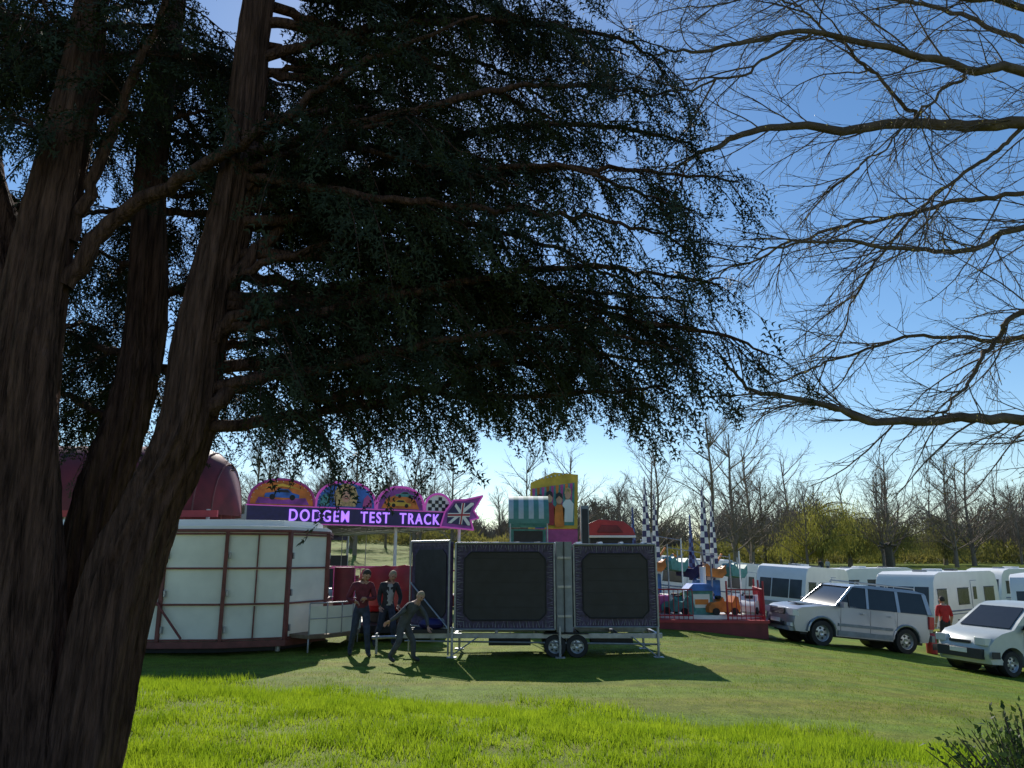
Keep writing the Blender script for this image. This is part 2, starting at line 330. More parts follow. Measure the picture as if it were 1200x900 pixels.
def shoots(parents,spacing,Lr,r0,n,spread,down,start=.1,curl=.3,jit=.10):
    P=[];Rr=[]
    for q in parents:
        seg=np.linalg.norm(np.diff(q,axis=0),axis=1); L=seg.sum(); cum=np.concatenate([[0],np.cumsum(seg)]); s=start*L+random.uniform(0,spacing)
        while s<L:
            i=max(0,min(len(q)-2,int(np.searchsorted(cum,s))-1)); w=(s-cum[i])/max(seg[i],1e-6); p=q[i]*(1-w)+q[i+1]*w
            t=(q[i+1]-q[i])/max(seg[i],1e-6); rv=rng.normal(size=3); rv-=rv.dot(t)*t; rv/=np.linalg.norm(rv)+1e-6
            d=t+rv*spread*random.uniform(.6,1.2)+np.array([0,0,-down+random.uniform(-.2,.2)]); d/=np.linalg.norm(d)
            l=random.uniform(*Lr)*(1-.45*s/L); c=rng.normal(size=3)*curl; pts=[p]; dd=d.copy()
            for j in range(n-1):
                dd=dd+c/(n)+rng.normal(0,jit,3); dd/=np.linalg.norm(dd); pts.append(pts[-1]+dd*l/(n-1))
            P.append(np.array(pts)); Rr.append(np.linspace(r0*min(1,l/Lr[1]+.3),r0*.35,n)); s+=spacing*random.uniform(.6,1.4)
    return P,Rr
mp=[]
for pts,a,b in mains:
    P=catmull(pts,50); kk=rng.normal(0,1,(50,3)); kk=(kk+np.roll(kk,1,0)+np.roll(kk,2,0))*.012; P[1:-1]+=kk[1:-1]; mp.append(P); ts.add(P[None],np.linspace(a,b,50)[None],9)
l1,r1=shoots(mp,.165,(.6,1.9),.012,9,.75,.1,start=.25); ts.add(np.array(l1),np.array(r1),4)
l2,r2=shoots(l1,.12,(.25,.8),.0055,6,.7,.08); ts.add(np.array(l2),np.array(r2),3)
l3,r3=shoots(l2,.12,(.1,.36),.0034,3,.7,.0); ts.add(np.array(l3),np.array(r3),3)
rel(bt,ts.build('branches',bbark))
tips=np.array([q[-1] for q in l3]+[q[-1] for q in l2]); k=len(tips)
dv=rng.normal(size=(k,3)); dv/=np.linalg.norm(dv,axis=1,keepdims=True); e=rng.normal(size=(k,3)); e/=np.linalg.norm(e,axis=1,keepdims=True)
V=np.stack([tips-e*.006,tips+e*.006,tips+dv*.024],1).reshape(-1,3)
rel(bt,fastmesh('buds',V,np.arange(len(V)).reshape(-1,3),LEAF('buds_m',(.2,.16,.10),(.34,.3,.18),.4)))
# ------------------------------------------------------------------ distant trees
dm=M('distant_hazed_bark',(.21,.175,.15),.95,var=.25,scale=.3,spec=.1)  # bark lightened: distance haze is painted into the colour
def tree_template(h,spreadf,seed,den=1.,ws=1.):
    random.seed(seed); t=TubeSet()
    P=catmull([(0,0,-.5),(random.uniform(-.3,.3),0,h*.25),(random.uniform(-.6,.6),random.uniform(-.6,.6),h*.55),(random.uniform(-.8,.8),0,h*.95)],16); rr=np.linspace(h*.018,h*.003,16)*ws
    t.add(P[None],rr[None],5); L1=[];R1=[]
    for k in range(int(20*den)):
        u=random.uniform(.18,.9); p=P[int(u*15)]; az=random.uniform(0,6.28); l=h*random.uniform(.25,.48)*(1.15-.75*u)*spreadf+h*.06; el=random.uniform(.4,1.1)
        d=np.array([math.cos(az)*math.cos(el),math.sin(az)*math.cos(el),math.sin(el)]); q=[p]
        for j in range(6):
            d=d+rng.normal(0,.08,3)+np.array([0,0,.05]); d/=np.linalg.norm(d); q.append(q[-1]+d*l/6)
        L1.append(np.array(q)); R1.append(np.linspace(h*.0055,h*.0013,7)*ws)
    t.add(np.array(L1),np.array(R1),3)
    a,b=shoots([P[6:]]+L1,h*.028,(h*.07,h*.2),h*.0018*ws,5,.75,-.15,start=.2,jit=.07); t.add(np.array(a),np.array(b),3)
    c,_=shoots(a,h*.012,(h*.03,h*.085),.01,2,.9,-.1); c=np.array(c); w=rng.normal(size=(len(c),3)); w/=np.linalg.norm(w,axis=1,keepdims=True); w*=h*.0012*ws
    V=np.vstack(t.V);F=np.vstack(t.F); o1=len(V)
    tv=np.stack([c[:,0]-w,c[:,0]+w,c[:,1]+w*.3,c[:,1]-w*.3],1).reshape(-1,3); tf=np.arange(len(tv)).reshape(-1,4)+o1
    return fastmesh('bare_crown',np.vstack([V,tv]),np.vstack([F,tf]),dm,smooth=False)
dt=empty('distant_trees',(0,120,0))
tpl=[tree_template(18,1.,11),tree_template(20,1.15,12),tree_template(16,.85,13),tree_template(19,1.3,14,1.2)]
meshes=[o.data for o in tpl]
for o in tpl: bpy.data.objects.remove(o)
def plant(me,x,y,s,par):
    o=bpy.data.objects.new('bare_crown',me); COL.objects.link(o); o.location=(x,y,tz(x,y)); o.rotation_euler=(0,0,random.uniform(0,6.28)); o.scale=(s*random.uniform(.95,1.25),s*random.uniform(.95,1.25),s)
    rel(par,o)
random.seed(5)
for k in range(85):
    y=random.uniform(118,170); x=random.uniform(-.66,.8)*y
    if .36*y<x<.45*y and y<150: continue
    plant(random.choice(meshes),x,y,random.uniform(.6,.95),dt)
for (x,y,s) in [(22.5,88,1.02),(27,95,.98),(18,98,.9),(30.5,100,.85),(-20,100,.85),(-8,104,.8),(2,100,.8),(-32,96,.9),(8,108,.8),(54,112,.85),(62,110,.9),(68,116,.85),(46,118,.7),(-42,104,.85),(-14,112,.8),(60,125,.8),(34,112,.75),(39,104,.6),(50,106,.7)]:
    plant(random.choice(meshes),x,y,s,dt)
def thicket(name,N,xr,yr,hf,mat,w=.07,l=1.6,par=None):
    y=rng.uniform(*yr,N); x=rng.uniform(*xr,N); z0=TZ(x,y); H=hf*(.6+.25*np.sin(x*.13+y*.07)+.2*np.sin(x*.41)+.15*np.sin(x*.9+y*.3)); z=z0+np.maximum(H,1)*rng.uniform(0,1,N)**1.1
    a=rng.normal(0,.45,(N,3)); a[:,2]=rng.uniform(.4,1,N); a/=np.linalg.norm(a,axis=1,keepdims=True); s=rng.normal(size=(N,3)); s[:,1]*=.3; s/=np.linalg.norm(s,axis=1,keepdims=True)
    c=np.stack([x,y,z],-1); ll=l*rng.uniform(.5,1.3,(N,1))
    V=np.stack([c-s*w,c+s*w,c+a*ll],1).reshape(-1,3); return fastmesh(name,V,np.arange(3*N).reshape(-1,3),mat,par)
thicket('distant_woodland',80000,(-130,170),(165,185),11.,M('woodland_hazed_m',(.24,.20,.155),.95,var=.35,scale=.12,spec=.1),w=.17,l=2.6)  # twig colour raised to carry aerial haze, no real haze here
thicket('distant_shrubs',34000,(-90,125),(128,140),3.6,LEAF('shrub_m',(.12,.12,.05),(.24,.20,.11),.4,.15),w=.14,l=.9)
def willow(x,y,h,w,c1,c2,N=16000):
    e=empty('willow_tree',(x,y,tz(x,y))); t=TubeSet(); L=[]
    P=catmull([(0,0,-.3),(.2,0,h*.3),(0,.2,h*.6),(.2,0,h*.85)],10); t.add(P[None],np.linspace(.35,.06,10)[None],6)
    for k in range(26):
        az=random.uniform(0,6.28); u=random.uniform(.25,.9); p=P[int(u*9)]; l=w*random.uniform(.4,.75); q=[p+np.array([math.cos(az)*l*s,math.sin(az)*l*s,h*.35*s-h*.3*s*s]) for s in np.linspace(0,1,7)]; L.append(np.array(q))
    t.add(np.array(L),np.tile(np.linspace(.1,.02,7),(26,1)),4); t.build('limbs',dm,e)
    A=np.vstack(L); b=A[rng.integers(0,len(A),N)]+rng.normal(0,w*.08,(N,3)); drop=rng.uniform(0,1,(N,1))**1.3*np.maximum(b[:,2:3]-1.0,0)*.7; b[:,2:3]-=drop
    s=rng.normal(size=(N,3)); s/=np.linalg.norm(s,axis=1,keepdims=True)
    V=np.stack([b-s*.05,b+s*.05,b+np.array([0,0,-.45])+rng.normal(0,.1,(N,3))],1).reshape(-1,3)
    fastmesh('catkin_foliage',V,np.arange(3*N).reshape(-1,3),LEAF('willow_m',c1,c2,.4,.4,(1.2,1.2,.75)),e)
willow(41.5,106,11,9,(.22,.22,.06),(.36,.34,.10),13000); willow(48,112,9.5,8,(.18,.18,.06),(.3,.29,.1),9000); willow(56,116,9,7,(.16,.17,.06),(.25,.26,.1),6000); willow(66,120,9,7,(.15,.15,.07),(.22,.22,.1),5000); willow(-23,112,8,6,(.18,.18,.07),(.27,.27,.11),5000)
g=Geo(); wd=M('pollard_bark',(.06,.05,.04),.9,var=.3)
g.lathe([(0.02,0),(.55,0),(.42,1),(.38,2.2),(.45,3.1),(.3,3.6),(0.01,3.7)],(0,0,0),(0,0,1),wd,12)
for a in range(7): g.cyl((0,0,2.7+.1*a),(math.cos(a*.9+.2)*1.0,math.sin(a*.9+.2)*1,3.3+.2*(a%3)),.2,wd,8,.1)
g.build('pollarded_tree',(44,92,tz(44,92)))
# ------------------------------------------------------------------ shrub lower right
sh=empty('laurel_shrub',(3.12,5.0,.45)); st=[];lf=[]
for k in range(260):
    az=random.uniform(0,6.28); el=random.uniform(.1,1.5); l=random.uniform(.35,.82); d=np.array([math.cos(az)*math.cos(el),math.sin(az)*math.cos(el),math.sin(el)])
    q=np.array([np.array([0,0,-.1])+d*l*s+np.array([0,0,-.05*s*s]) for s in np.linspace(0,1,6)]); st.append(q)
    for s in np.arange(.3,1.02,.04): 
        p=np.array([0,0,-.1])+d*l*s; v=rng.normal(size=3)*.8+d+np.array([0,0,.3]); lf.append((p,v/np.linalg.norm(v),random.uniform(.035,.06)))
t=TubeSet(); t.add(np.array(st),np.tile(np.linspace(.008,.003,6),(len(st),1)),4); t.build('stems',bbark,sh)
leaf=np.array([[[0,0,0],[.35,.24,.03],[.35,-.24,.03]],[[.35,.24,.03],[1,0,-.12],[.35,-.24,.03]]])
p=np.array([l[0] for l in lf]);d=np.array([l[1] for l in lf]);sc=np.array([l[2] for l in lf]); rv=rng.normal(size=d.shape)*.7+[0,0,1]; b=np.cross(rv,d); b/=np.linalg.norm(b,axis=1,keepdims=True); c=np.cross(d,b)
V=(np.einsum('tvk,nkj->ntvj',leaf,np.stack([d,b,c],1))*sc[:,None,None,None]+p[:,None,None,:]).reshape(-1,3)
fastmesh('leaves',V,np.arange(len(V)).reshape(-1,3),LEAF('laurel_m',(.03,.055,.02),(.07,.105,.035),.3,6,(1.3,1.4,.7)),sh)
# ------------------------------------------------------------------ fair: materials
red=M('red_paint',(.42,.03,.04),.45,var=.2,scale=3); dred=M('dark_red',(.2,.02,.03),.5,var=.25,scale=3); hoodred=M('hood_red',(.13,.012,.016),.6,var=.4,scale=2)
cream=M('cream_panel',(.80,.80,.70),.5,var=.12,scale=1.5,bump=.05,bscale=2.); maroonf=M('maroon_frame',(.17,.045,.04),.5,var=.3)
white=M('white_paint',(.82,.82,.8),.35,var=.05,scale=2); steel=M('galv_steel',(.36,.37,.4),.4,.6,var=.2,scale=8)
black=M('black_rubber',(.02,.02,.022),.7,var=.2); dark=M('dark_panel',(.018,.018,.024),.5,var=.35,scale=5)
purple=M('purple_panel',(.05,.035,.09),.5,var=.6,scale=14); fringe=M('fringe',(.22,.19,.3),.5,var=.3,scale=20); pink=M('pink_paint',(.5,.07,.28),.4,var=.15)
navy=M('navy_fascia',(.02,.015,.10),.4,var=.2); orange=M('orange_art',(.7,.2,.03),.5,var=.4,scale=2.5); yellow=M('yellow_art',(.7,.45,.05),.5,var=.25,scale=3); violet=M('violet_art',(.3,.06,.35),.5,var=.5,scale=2.5)
blue=M('blue_art',(.04,.15,.5),.5,var=.5,scale=2.5); teal=M('teal_paint',(.08,.28,.27),.5,var=.3); skinart=M('flesh_art',(.65,.36,.24),.6,var=.15); blond=M('blonde_art',(.6,.42,.18),.6,var=.5,scale=9)
silver=M('silver_car',(.36,.38,.42),.3,.55,var=.04,scale=2); glass=M('car_glass',(.02,.024,.028),.12,var=.1,spec=.5); plastic=M('dark_plastic',(.035,.035,.04),.55,var=.15)
chrome=M('alloy',(.5,.51,.53),.35,.7,var=.08); lampm=M('lamp_lens',(.7,.71,.73),.15,var=.05,spec=.8); redl=M('red_lens',(.5,.02,.02),.2,var=.1); cwin=M('caravan_window',(.05,.055,.06),.2,var=.3,scale=2,spec=.5)
led=M('led_letters',(.4,.2,.8),.4,emis=(.42,.2,1.),es=1.1); pinkl=M('led_pink',(.5,.08,.38),.4,emis=(.7,.12,.6),es=.25)
graym=M('grey_panel',(.26,.28,.3),.5,var=.15); wood=M('wood_deck',(.2,.14,.09),.8,var=.3,scale=10)
def stall():
    g=Geo()
    base=[(-10.6,17.3),(-8.9,17.2),(-7.55,17.15),(-6.25,17.2),(-5.02,17.7),(-4.45,18.9),(-4.75,20.6),(-5.4,22.0),(-6.6,22.6),(-10.6,22.6)]
    HT=2.58
    g.plan(base,.28,HT,cream)
    cx,cy=-7.5,19.9
    def off(pl,k): return [(cx+(x-cx)*k,cy+(y-cy)*k) for x,y in pl]
    g.plan(off(base,1.02),HT,HT+.06,maroonf); g.plan(off(base,1.0),HT+.06,HT+.14,white); g.plan(off(base,.92),HT+.14,HT+.28,white); g.plan(off(base,1.02),.14,.28,maroonf)
    g.plan(off(base,.9),.02,.14,dark)
    for i in range(6):
        a=Vector((*base[i],0)); b=Vector((*base[i+1],0)); d=(b-a); L=d.length; d/=L; nrm=Vector((d.y,-d.x,0)); ang=math.atan2(d.y,d.x)
        rot=Euler((0,0,ang))
        def bar(s0,s1,z0,z1,th=.05,mt=maroonf,o=.028):
            c=a+d*((s0+s1)/2)+nrm*o; g.box((c.x,c.y,(z0+z1)/2),(s1-s0,th,z1-z0),mt,rot)
        bar(-.04,.04,.28,HT,.09)
        for zz in (.29,1.02,1.78,HT-.06): bar(.045,L-.045,zz,zz+.04)
        if L>1.1 and i%2: 
            for (z0,z1) in ((.335,1.0),(1.065,1.77),(1.825,HT-.06)): bar(L/2-.015,L/2+.015,z0,z1,.04)
        for zz in (.45,1.2,2.0): bar(.06,.1,zz,zz+.14,.08,steel,.05)
    g.cyl((-8.2,17.02,1.85),(-7.0,17.02,.35),.028,maroonf,6)
    arc=[(-5.1+1.5*math.cos(t),18.9+1.6*math.sin(t)) for t in np.linspace(-1.1,1.3,10)]
    deck=arc+[(-5,20.5),(-5,17.9)]
    g.plan(deck,.3,.38,wood)
    for i in range(9):
        a=arc[i]; b=arc[i+1]
        g.cyl((*a,.38),(*a,1.05),.018,steel,6); g.cyl((*a,1.05),(*b,1.05),.018,steel,6); g.cyl((*a,.72),(*b,.72),.012,steel,6)
        if i%3==0: g.cyl((*a,.02),(*a,.3),.02,steel,6)
        g.add([(*a,.40),(*b,.40),(*b,.98),(*a,.98)],[(0,1,2,3)],cream)
    g.cyl((-4.15,19.6,.4),(-4.15,19.6,1.8),.25,dred,16)
    for x in (-10,-8.2,-6.4,-5.2): g.cyl((x,17.9,-.1),(x,17.9,.2),.06,steel,8)
    g.build('fairground_stall',bevel=.012)
stall()
g=Geo(); n=18; secs=[]
for i in range(15):
    u=i/14; x=-12.2+5.0*u; k=1.0 if u<.72 else math.sqrt(max(0,1-((u-.72)/.28)**2))*.98+.02
    secs.append([(x,20.6+1.6*k*math.cos(math.pi*j/n),3.1+1.85*(k**.75)*math.sin(math.pi*j/n)) for j in range(n+1)])
V=[p for s in secs for p in s]; F=[(i*(n+1)+j,i*(n+1)+j+1,(i+1)*(n+1)+j+1,(i+1)*(n+1)+j) for i in range(14) for j in range(n)]
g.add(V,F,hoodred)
for i in (0,2,4,6,8,10,11,12,13): 
    q=secs[i]
    for j in range(n): g.cyl(q[j],q[j+1],.022,maroonf,5)
for x in (-11,-9,-7.5): g.cyl((x,19.2,0),(x,19.2,3.2),.05,steel,6)
g.b2(-11.5,-7.2,18.98,19.06,3.0,3.16,red)
g.build('red_ride_canopy')
# ------------------------------------------------------------------ dodgem ride
dod=empty('dodgem_ride',(-9.5,28,tz(-9.5,28)),math.atan2(5,7.2))
L=8.9; g=Geo()
g.b2(-.2,L+.2,-.05,12,.1,.55,dred); g.b2(0,L,.2,11.8,.55,.58,steel)
for i in range(30): g.b2(-.1+i*.3,.05+i*.3,-.075,-.05,.2,.42,yellow if i%2 else red)
for x in np.linspace(0,L,4):
    for y in (.1,11.9): g.cyl((x,y,.5),(x,y,3.5),.07,white if y<1 else steel,8)
for x in np.linspace(.3,L-.3,14): g.cyl((x,.12,.55),(x,.12,1.55),.02,red,6)
g.b2(0,3.2,.1,.14,1.5,1.56,red); g.b2(4.8,L,.1,.14,1.5,1.56,red); g.b2(4.8,L,.1,.14,1.05,1.1,red)
g.b2(0,L,0,12,3.45,3.55,graym)
for y in np.linspace(.5,11.5,8): g.b2(0,L,y-.04,y+.04,3.25,3.45,steel)
for x in np.linspace(.5,L-.5,5): g.b2(x-.04,x+.04,.1,12,3.2,3.25,steel)
g.b2(0,L,11.9,12,3.0,3.6,navy); g.b2(-.05,0,0,12,3.1,3.6,navy)
g.b2(0,3,11.8,11.9,.55,2.4,dark); g.b2(5.5,L,11.8,11.9,.55,2.2,dark)
g.b2(3.5,5.0,5.2,6.6,.58,2.5,graym); g.b2(3.45,5.05,5.15,6.65,2.5,2.6,red)
for k in range(22): g.sph((.3+k*.38,.3+(k%3)*.5,3.16),(.04,.04,.04),lampm,6,4)
g.build('structure',parent=dod,bevel=.01)
g=Geo()
g.b2(-.15,8.0,-.32,-.06,3.25,3.92,navy); g.b2(-.2,8.05,-.34,-.322,3.25,3.29,pinkl); g.b2(-.2,8.05,-.34,-.322,3.88,3.92,pinkl)
def arch(x0,x1,zb,h,mt,y=-.2,th=.08,rim=pink):
    n=16; cx=(x0+x1)/2; a=(x1-x0)/2
    pl=[(cx+a*math.cos(math.pi*k/n),zb+h*math.sin(math.pi*k/n)**.75) for k in range(n+1)]
    g.prism(pl,[y-th/2,y+th/2],mt)
    for k in range(n):
        p,q=pl[k],pl[k+1]; g.cyl((p[0],y-th/2-.01,p[1]),(q[0],y-th/2-.01,q[1]),.05,rim,6)
    for k in range(1,n):
        p=pl[k]; g.sph((cx+(p[0]-cx)*.93,y-th/2-.015,zb+(p[1]-zb)*.92),(.022,.022,.022),lampm,6,4)
def carart(cx,cz,s,mt):
    g.prism([(cx-1*s,cz),(cx-.95*s,cz+.22*s),(cx-.45*s,cz+.3*s),(cx-.2*s,cz+.5*s),(cx+.35*s,cz+.5*s),(cx+.6*s,cz+.28*s),(cx+1*s,cz+.2*s),(cx+1*s,cz)],[-.262,-.246],mt)
    g.prism([(cx-.35*s,cz+.3*s),(cx-.15*s,cz+.45*s),(cx+.3*s,cz+.45*s),(cx+.45*s,cz+.3*s)],[-.27,-.263],dark)
    for w in(-.55,.6): g.cyl((cx+w*s,-.275,cz+.03*s),(cx+w*s,-.245,cz+.03*s),.16*s,black,12)
arch(-.1,2.35,3.92,.95,orange); arch(2.4,4.85,3.92,1.0,blue,rim=pinkl); arch(4.9,7.0,3.92,.92,violet,rim=pinkl)
g.prism([(.15,3.97),(.25,4.2),(1.1,4.12),(2.0,4.22),(2.15,3.97)],[-.244,-.24],violet)
g.prism([(5.1,3.97),(5.3,4.35),(5.95,4.6),(6.6,4.35),(6.8,3.97)],[-.245,-.24],orange)
carart(1.1,4.2,.65,blue); carart(5.9,4.08,.5,yellow); carart(6.1,4.45,.4,teal)
g.prism([(.3,4.5),(1.1,4.72),(1.9,4.5),(1.1,4.62)],[-.26,-.245],yellow)
g.prism([(3.2,3.98),(3.1,4.4),(3.25,4.75),(3.6,4.87),(3.95,4.75),(4.1,4.4),(4.0,3.98)],[-.256,-.244],blond)
g.prism([(3.6+.2*math.cos(t),4.40+.27*math.sin(t)) for t in np.linspace(0,6.1,14)],[-.268,-.258],skinart)
for sx in(-.09,.09): g.b2(3.6+sx-.045,3.6+sx+.045,-.275,-.27,4.45,4.48,dark)
g.b2(3.54,3.66,-.275,-.27,4.25,4.29,red)
for s_,m_ in ((2.75,teal),(4.5,pink)): g.prism([(s_-.2,3.98),(s_-.15,4.3),(s_,4.45),(s_+.15,4.3),(s_+.2,3.98)],[-.252,-.244],m_)
arch(7.05,8.3,3.92,.72,white,rim=pinkl)
for i in range(6):
    for j in range(4):
        if (i+j)%2==0:
            x=7.2+i*.16; z=3.95+j*.14
            if j*.14<.55-abs(i-2.5)*.09: g.b2(x,x+.16,-.262,-.245,z,z+.14,dark)
wing=[(7.7,3.3),(9.3,3.2),(9.15,3.6),(9.55,3.7),(9.3,4.0),(9.75,4.65),(8.9,4.45),(8.3,4.4),(7.9,3.9)]
g.prism(wing,[-.40,-.345],violet)
# union-flag panel
g.prism([(8.0,3.45),(9.15,3.35),(9.05,3.8),(9.35,4.35),(8.4,4.3),(8.05,3.9)],[-.415,-.402],navy)
g.prism([(8.05,3.47),(8.2,3.45),(9.3,4.25),(9.3,4.33),(9.15,4.33)],[-.422,-.416],white); g.prism([(8.42,4.28),(8.36,4.15),(9.0,3.38),(9.12,3.38),(9.1,3.5)],[-.4225,-.4165],white)
g.prism([(8.03,3.86),(8.02,3.7),(9.1,3.74),(9.12,3.9)],[-.43,-.4235],white); g.prism([(8.57,3.42),(8.72,3.41),(8.86,4.3),(8.7,4.3)],[-.431,-.4232],white)
g.prism([(8.03,3.82),(8.02,3.74),(9.09,3.78),(9.11,3.86)],[-.436,-.4315],red); g.prism([(8.61,3.42),(8.68,3.41),(8.81,4.3),(8.74,4.3)],[-.437,-.4312],red)
for k in range(len(wing)): 
    p=wing[k];q=wing[(k+1)%len(wing)]; g.cyl((p[0],-.41,p[1]),(q[0],-.41,q[1]),.035,pinkl,6)
g.build('picture_boards',parent=dod,bevel=0)
cu=bpy.data.curves.new('letters','FONT'); cu.body='DODGEM  TEST  TRACK'; cu.size=.60; cu.extrude=.02; cu.space_character=1.25; cu.offset=.008
to=bpy.data.objects.new('letters',cu); COL.objects.link(to); bpy.context.view_layer.update()
wd_=to.dimensions.x; me=bpy.data.meshes.new_from_object(to.evaluated_get(bpy.context.evaluated_depsgraph_get())); bpy.data.objects.remove(to)
me.materials.clear(); me.materials.append(led); to=bpy.data.objects.new('letters',me); COL.objects.link(to); to.parent=dod
s=6.3/wd_; to.scale=(s,1,1); to.rotation_euler=(R(90),0,0); to.location=(1.35,-.36,3.38)
def dodgem(x,y,rz,mt):
    g=Geo(); pl=[(.62*math.cos(t)*(1.5 if math.cos(t)>0 else 1.25),.6*math.sin(t)) for t in np.linspace(0,2*math.pi,20,endpoint=False)]
    g.plan(pl,.1,.28,black); g.plan([(a*.92,b*.92) for a,b in pl],.28,.55,mt); g.plan([(a*.55+.45,b*.6) for a,b in pl],.55,.7,mt)
    g.box((-.55,0,.72),(.14,.8,.5),mt); g.cyl((.12,0,.6),(-.02,0,.8),.14,black,12,.14); g.cyl((-.75,0,.5),(-.75,0,3.2),.02,steel,6); g.sph((.75,0,.55),(.1,.3,.06),lampm,8,5)
    g.build('dodgem_car',(x,y,.58),rz,bevel=.03,parent=dod)
for (x,y,r,mt) in [(1.5,2,.4,red),(3.2,3.2,2,blue),(6.3,2.2,-1,pink),(7.6,3.6,3,yellow),(5.8,4.5,.8,red)]: dodgem(x,y,r,mt)
g=Geo()
for x in np.arange(-7,-3.2,.16): g.cyl((x,24,.7),(x,24,1.75),.014,pink,5)
g.b2(-7.1,-3.2,23.96,24.04,1.72,1.79,pink); g.b2(-7.1,-3.2,23.96,24.04,.64,.7,pink); g.b2(-7.2,-3.1,23.8,26,.05,.63,dred)
for x in(-7,-5,-3.2): g.cyl((x,24,-.05),(x,24,1.8),.03,pink,6)
g.build('red_railing')
def tub(name,x,y,rz):
    g=Geo(); g.lathe([(.01,.25),(.45,.25),(.62,.4),(.68,.8),(.62,.86),(.55,.8),(.5,.55),(.01,.5)],(0,0,0),(0,0,1),red,22)
    g.lathe([(.01,0),(.5,0),(.5,.22),(.01,.24)],(0,0,0),(0,0,1),black,16)
    n=10; V=[];F=[]
    for i in range(n+1):
        t=math.pi*(.1+.8*i/n)
        for (r,z) in((.66,.8),(.70,1.15),(.6,1.42),(.5,1.42),(.58,1.1),(.56,.8)): V.append((r*math.cos(t),r*math.sin(t),z-.12*abs(i-n/2)/n*2*(z>1)))
    for i in range(n):
        for j in range(5): F.append((i*6+j,(i+1)*6+j,(i+1)*6+j+1,i*6+j+1))
    F+= [(0,1,2,3,4,5),tuple(n*6+j for j in range(6))]; g.add(V,F,red); g.cyl((-.6,-.3,.95),(.6,-.3,.95),.025,chrome,8)
    g.build(name,(x,y,.42),rz)
tub('ride_tub_car',-3.45,21.2,3.4); tub('ride_tub_car',-2.5,20.7,2.9); tub('ride_tub_car',-2.9,22.5,3.0)
g=Geo(); g.b2(-4.3,-1.8,19.9,23.4,.2,.4,dark); 
for x in(-4.1,-2): 
    for y in (20.2,23): g.cyl((x,y,-.05),(x,y,.2),.06,steel,8)
g.build('ride_platform',bevel=.02)
# ------------------------------------------------------------------ folded ride trailer
g=Geo()
def octf(x0,x1,z0,z1,c): return [(x0+c,z0),(x1-c,z0),(x1,z0+c),(x1,z1-c),(x1-c,z1),(x0+c,z1),(x0,z1-c),(x0,z0+c)]
def screen(x0,x1,y,z0,z1):
    g.b2(x0,x1,y,y+.12,z0,z1,purple)
    random.seed(int(x0*10)+50)
    for k in range(120):
        t=k/120*4; e=int(t); f=t-e; jit=random.uniform(.06,.16)
        if e==0: p=(x0+.06+f*(x1-x0-.12),z0+.04); q=(p[0]+random.uniform(-.04,.04),z0+.04+jit)
        elif e==1: p=(x1-.04,z0+.06+f*(z1-z0-.12)); q=(x1-.04-jit,p[1]+random.uniform(-.04,.04))
        elif e==2: p=(x1-.06-f*(x1-x0-.12),z1-.04); q=(p[0]+random.uniform(-.04,.04),z1-.04-jit)
        else: p=(x0+.04,z1-.06-f*(z1-z0-.12)); q=(x0+.04+jit,p[1]+random.uniform(-.04,.04))
        g.cyl((p[0],y-.004,p[1]),(q[0],y-.004,q[1]),.009,fringe if k%2 else graym,4,.003)
    i=octf(x0+.19,x1-.19,z0+.19,z1-.19,.14); g.prism(i,[y-.03,y-.002],dark)
    for k in range(8): 
        p=i[k];q=i[(k+1)%8]; g.cyl((p[0],y-.03,p[1]),(q[0],y-.03,q[1]),.016,black,6)
    for k in range(1,6): g.b2(x0+.25,x1-.25,y-.036,y-.031,z0+.2+k*.25,z0+.206+k*.25,plastic)
    for (a,b) in(((x0,z0),(x1,z0)),((x1,z0),(x1,z1)),((x1,z1),(x0,z1)),((x0,z1),(x0,z0))): g.cyl((a[0],y-.02,a[1]),(b[0],y-.02,b[1]),.022,steel,6)
screen(-1.2,.9,16.8,.56,2.33); screen(1.32,3.08,16.9,.6,2.3)
g.b2(.94,1.28,16.86,17.1,.5,2.36,graym); g.b2(1.1,1.12,16.83,16.86,.5,2.36,dark)
for z in(.8,1.4,2.0): g.b2(.96,1.26,16.84,16.858,z,z+.05,steel)
g.b2(-1.1,3.0,17.1,18.3,.6,2.2,dark); g.b2(-1.15,3.05,17.2,18.5,2.25,2.31,graym)
for k in range(9): g.cyl((-1+k*.48,17.3,2.33),(-.8+k*.48,18.2,2.36),.03,steel,6)
for y in(16.9,18.3): g.b2(-2.3,3.15,y-.05,y+.05,.38,.48,steel)
for x in np.linspace(-1.2,3.1,6): g.b2(x-.03,x+.03,16.95,18.25,.39,.46,steel)
g.cyl((-2.25,16.85,.33),(3.1,16.85,.26),.02,steel,6)
for x,y in((-1.25,16.75),(3.05,16.8),(-1.2,18.4),(3.0,18.4),(1.0,16.8)):
    g.cyl((x,y,-.02),(x,y,.62),.028,steel,8); g.b2(x-.1,x+.1,y-.1,y+.1,-.01,.02,steel)
g.cyl((3.05,16.8,.0),(2.5,16.8,.42),.015,steel,6); g.cyl((-1.25,16.75,.05),(-.7,16.8,.42),.015,steel,6)
def wheel(g,c,r,w,ax=(0,1,0),rimm=chrome):
    c=Vector(c); a=Vector(ax)
    g.lathe([(r*.6,-w/2),(r*.93,-w/2),(r,-w*.3),(r,w*.3),(r*.93,w/2),(r*.6,w/2)],c,ax,black,28)
    g.lathe([(.001,-w*.30),(r*.18,-w*.36),(r*.2,-w*.26),(r*.5,-w*.2),(r*.58,-w*.42),(r*.64,-w*.45),(r*.64,w*.45),(.001,w*.4)],c,ax,rimm,28)
    n=6; t=a.normalized(); u=t.orthogonal().normalized(); v=t.cross(u)
    for k in range(n):
        th=k*2*math.pi/n; q=c-t*w*.235+(math.cos(th)*u+math.sin(th)*v)*r*.38; g.cyl(q-t*.012,q+t*.012,r*.09,plastic,8)
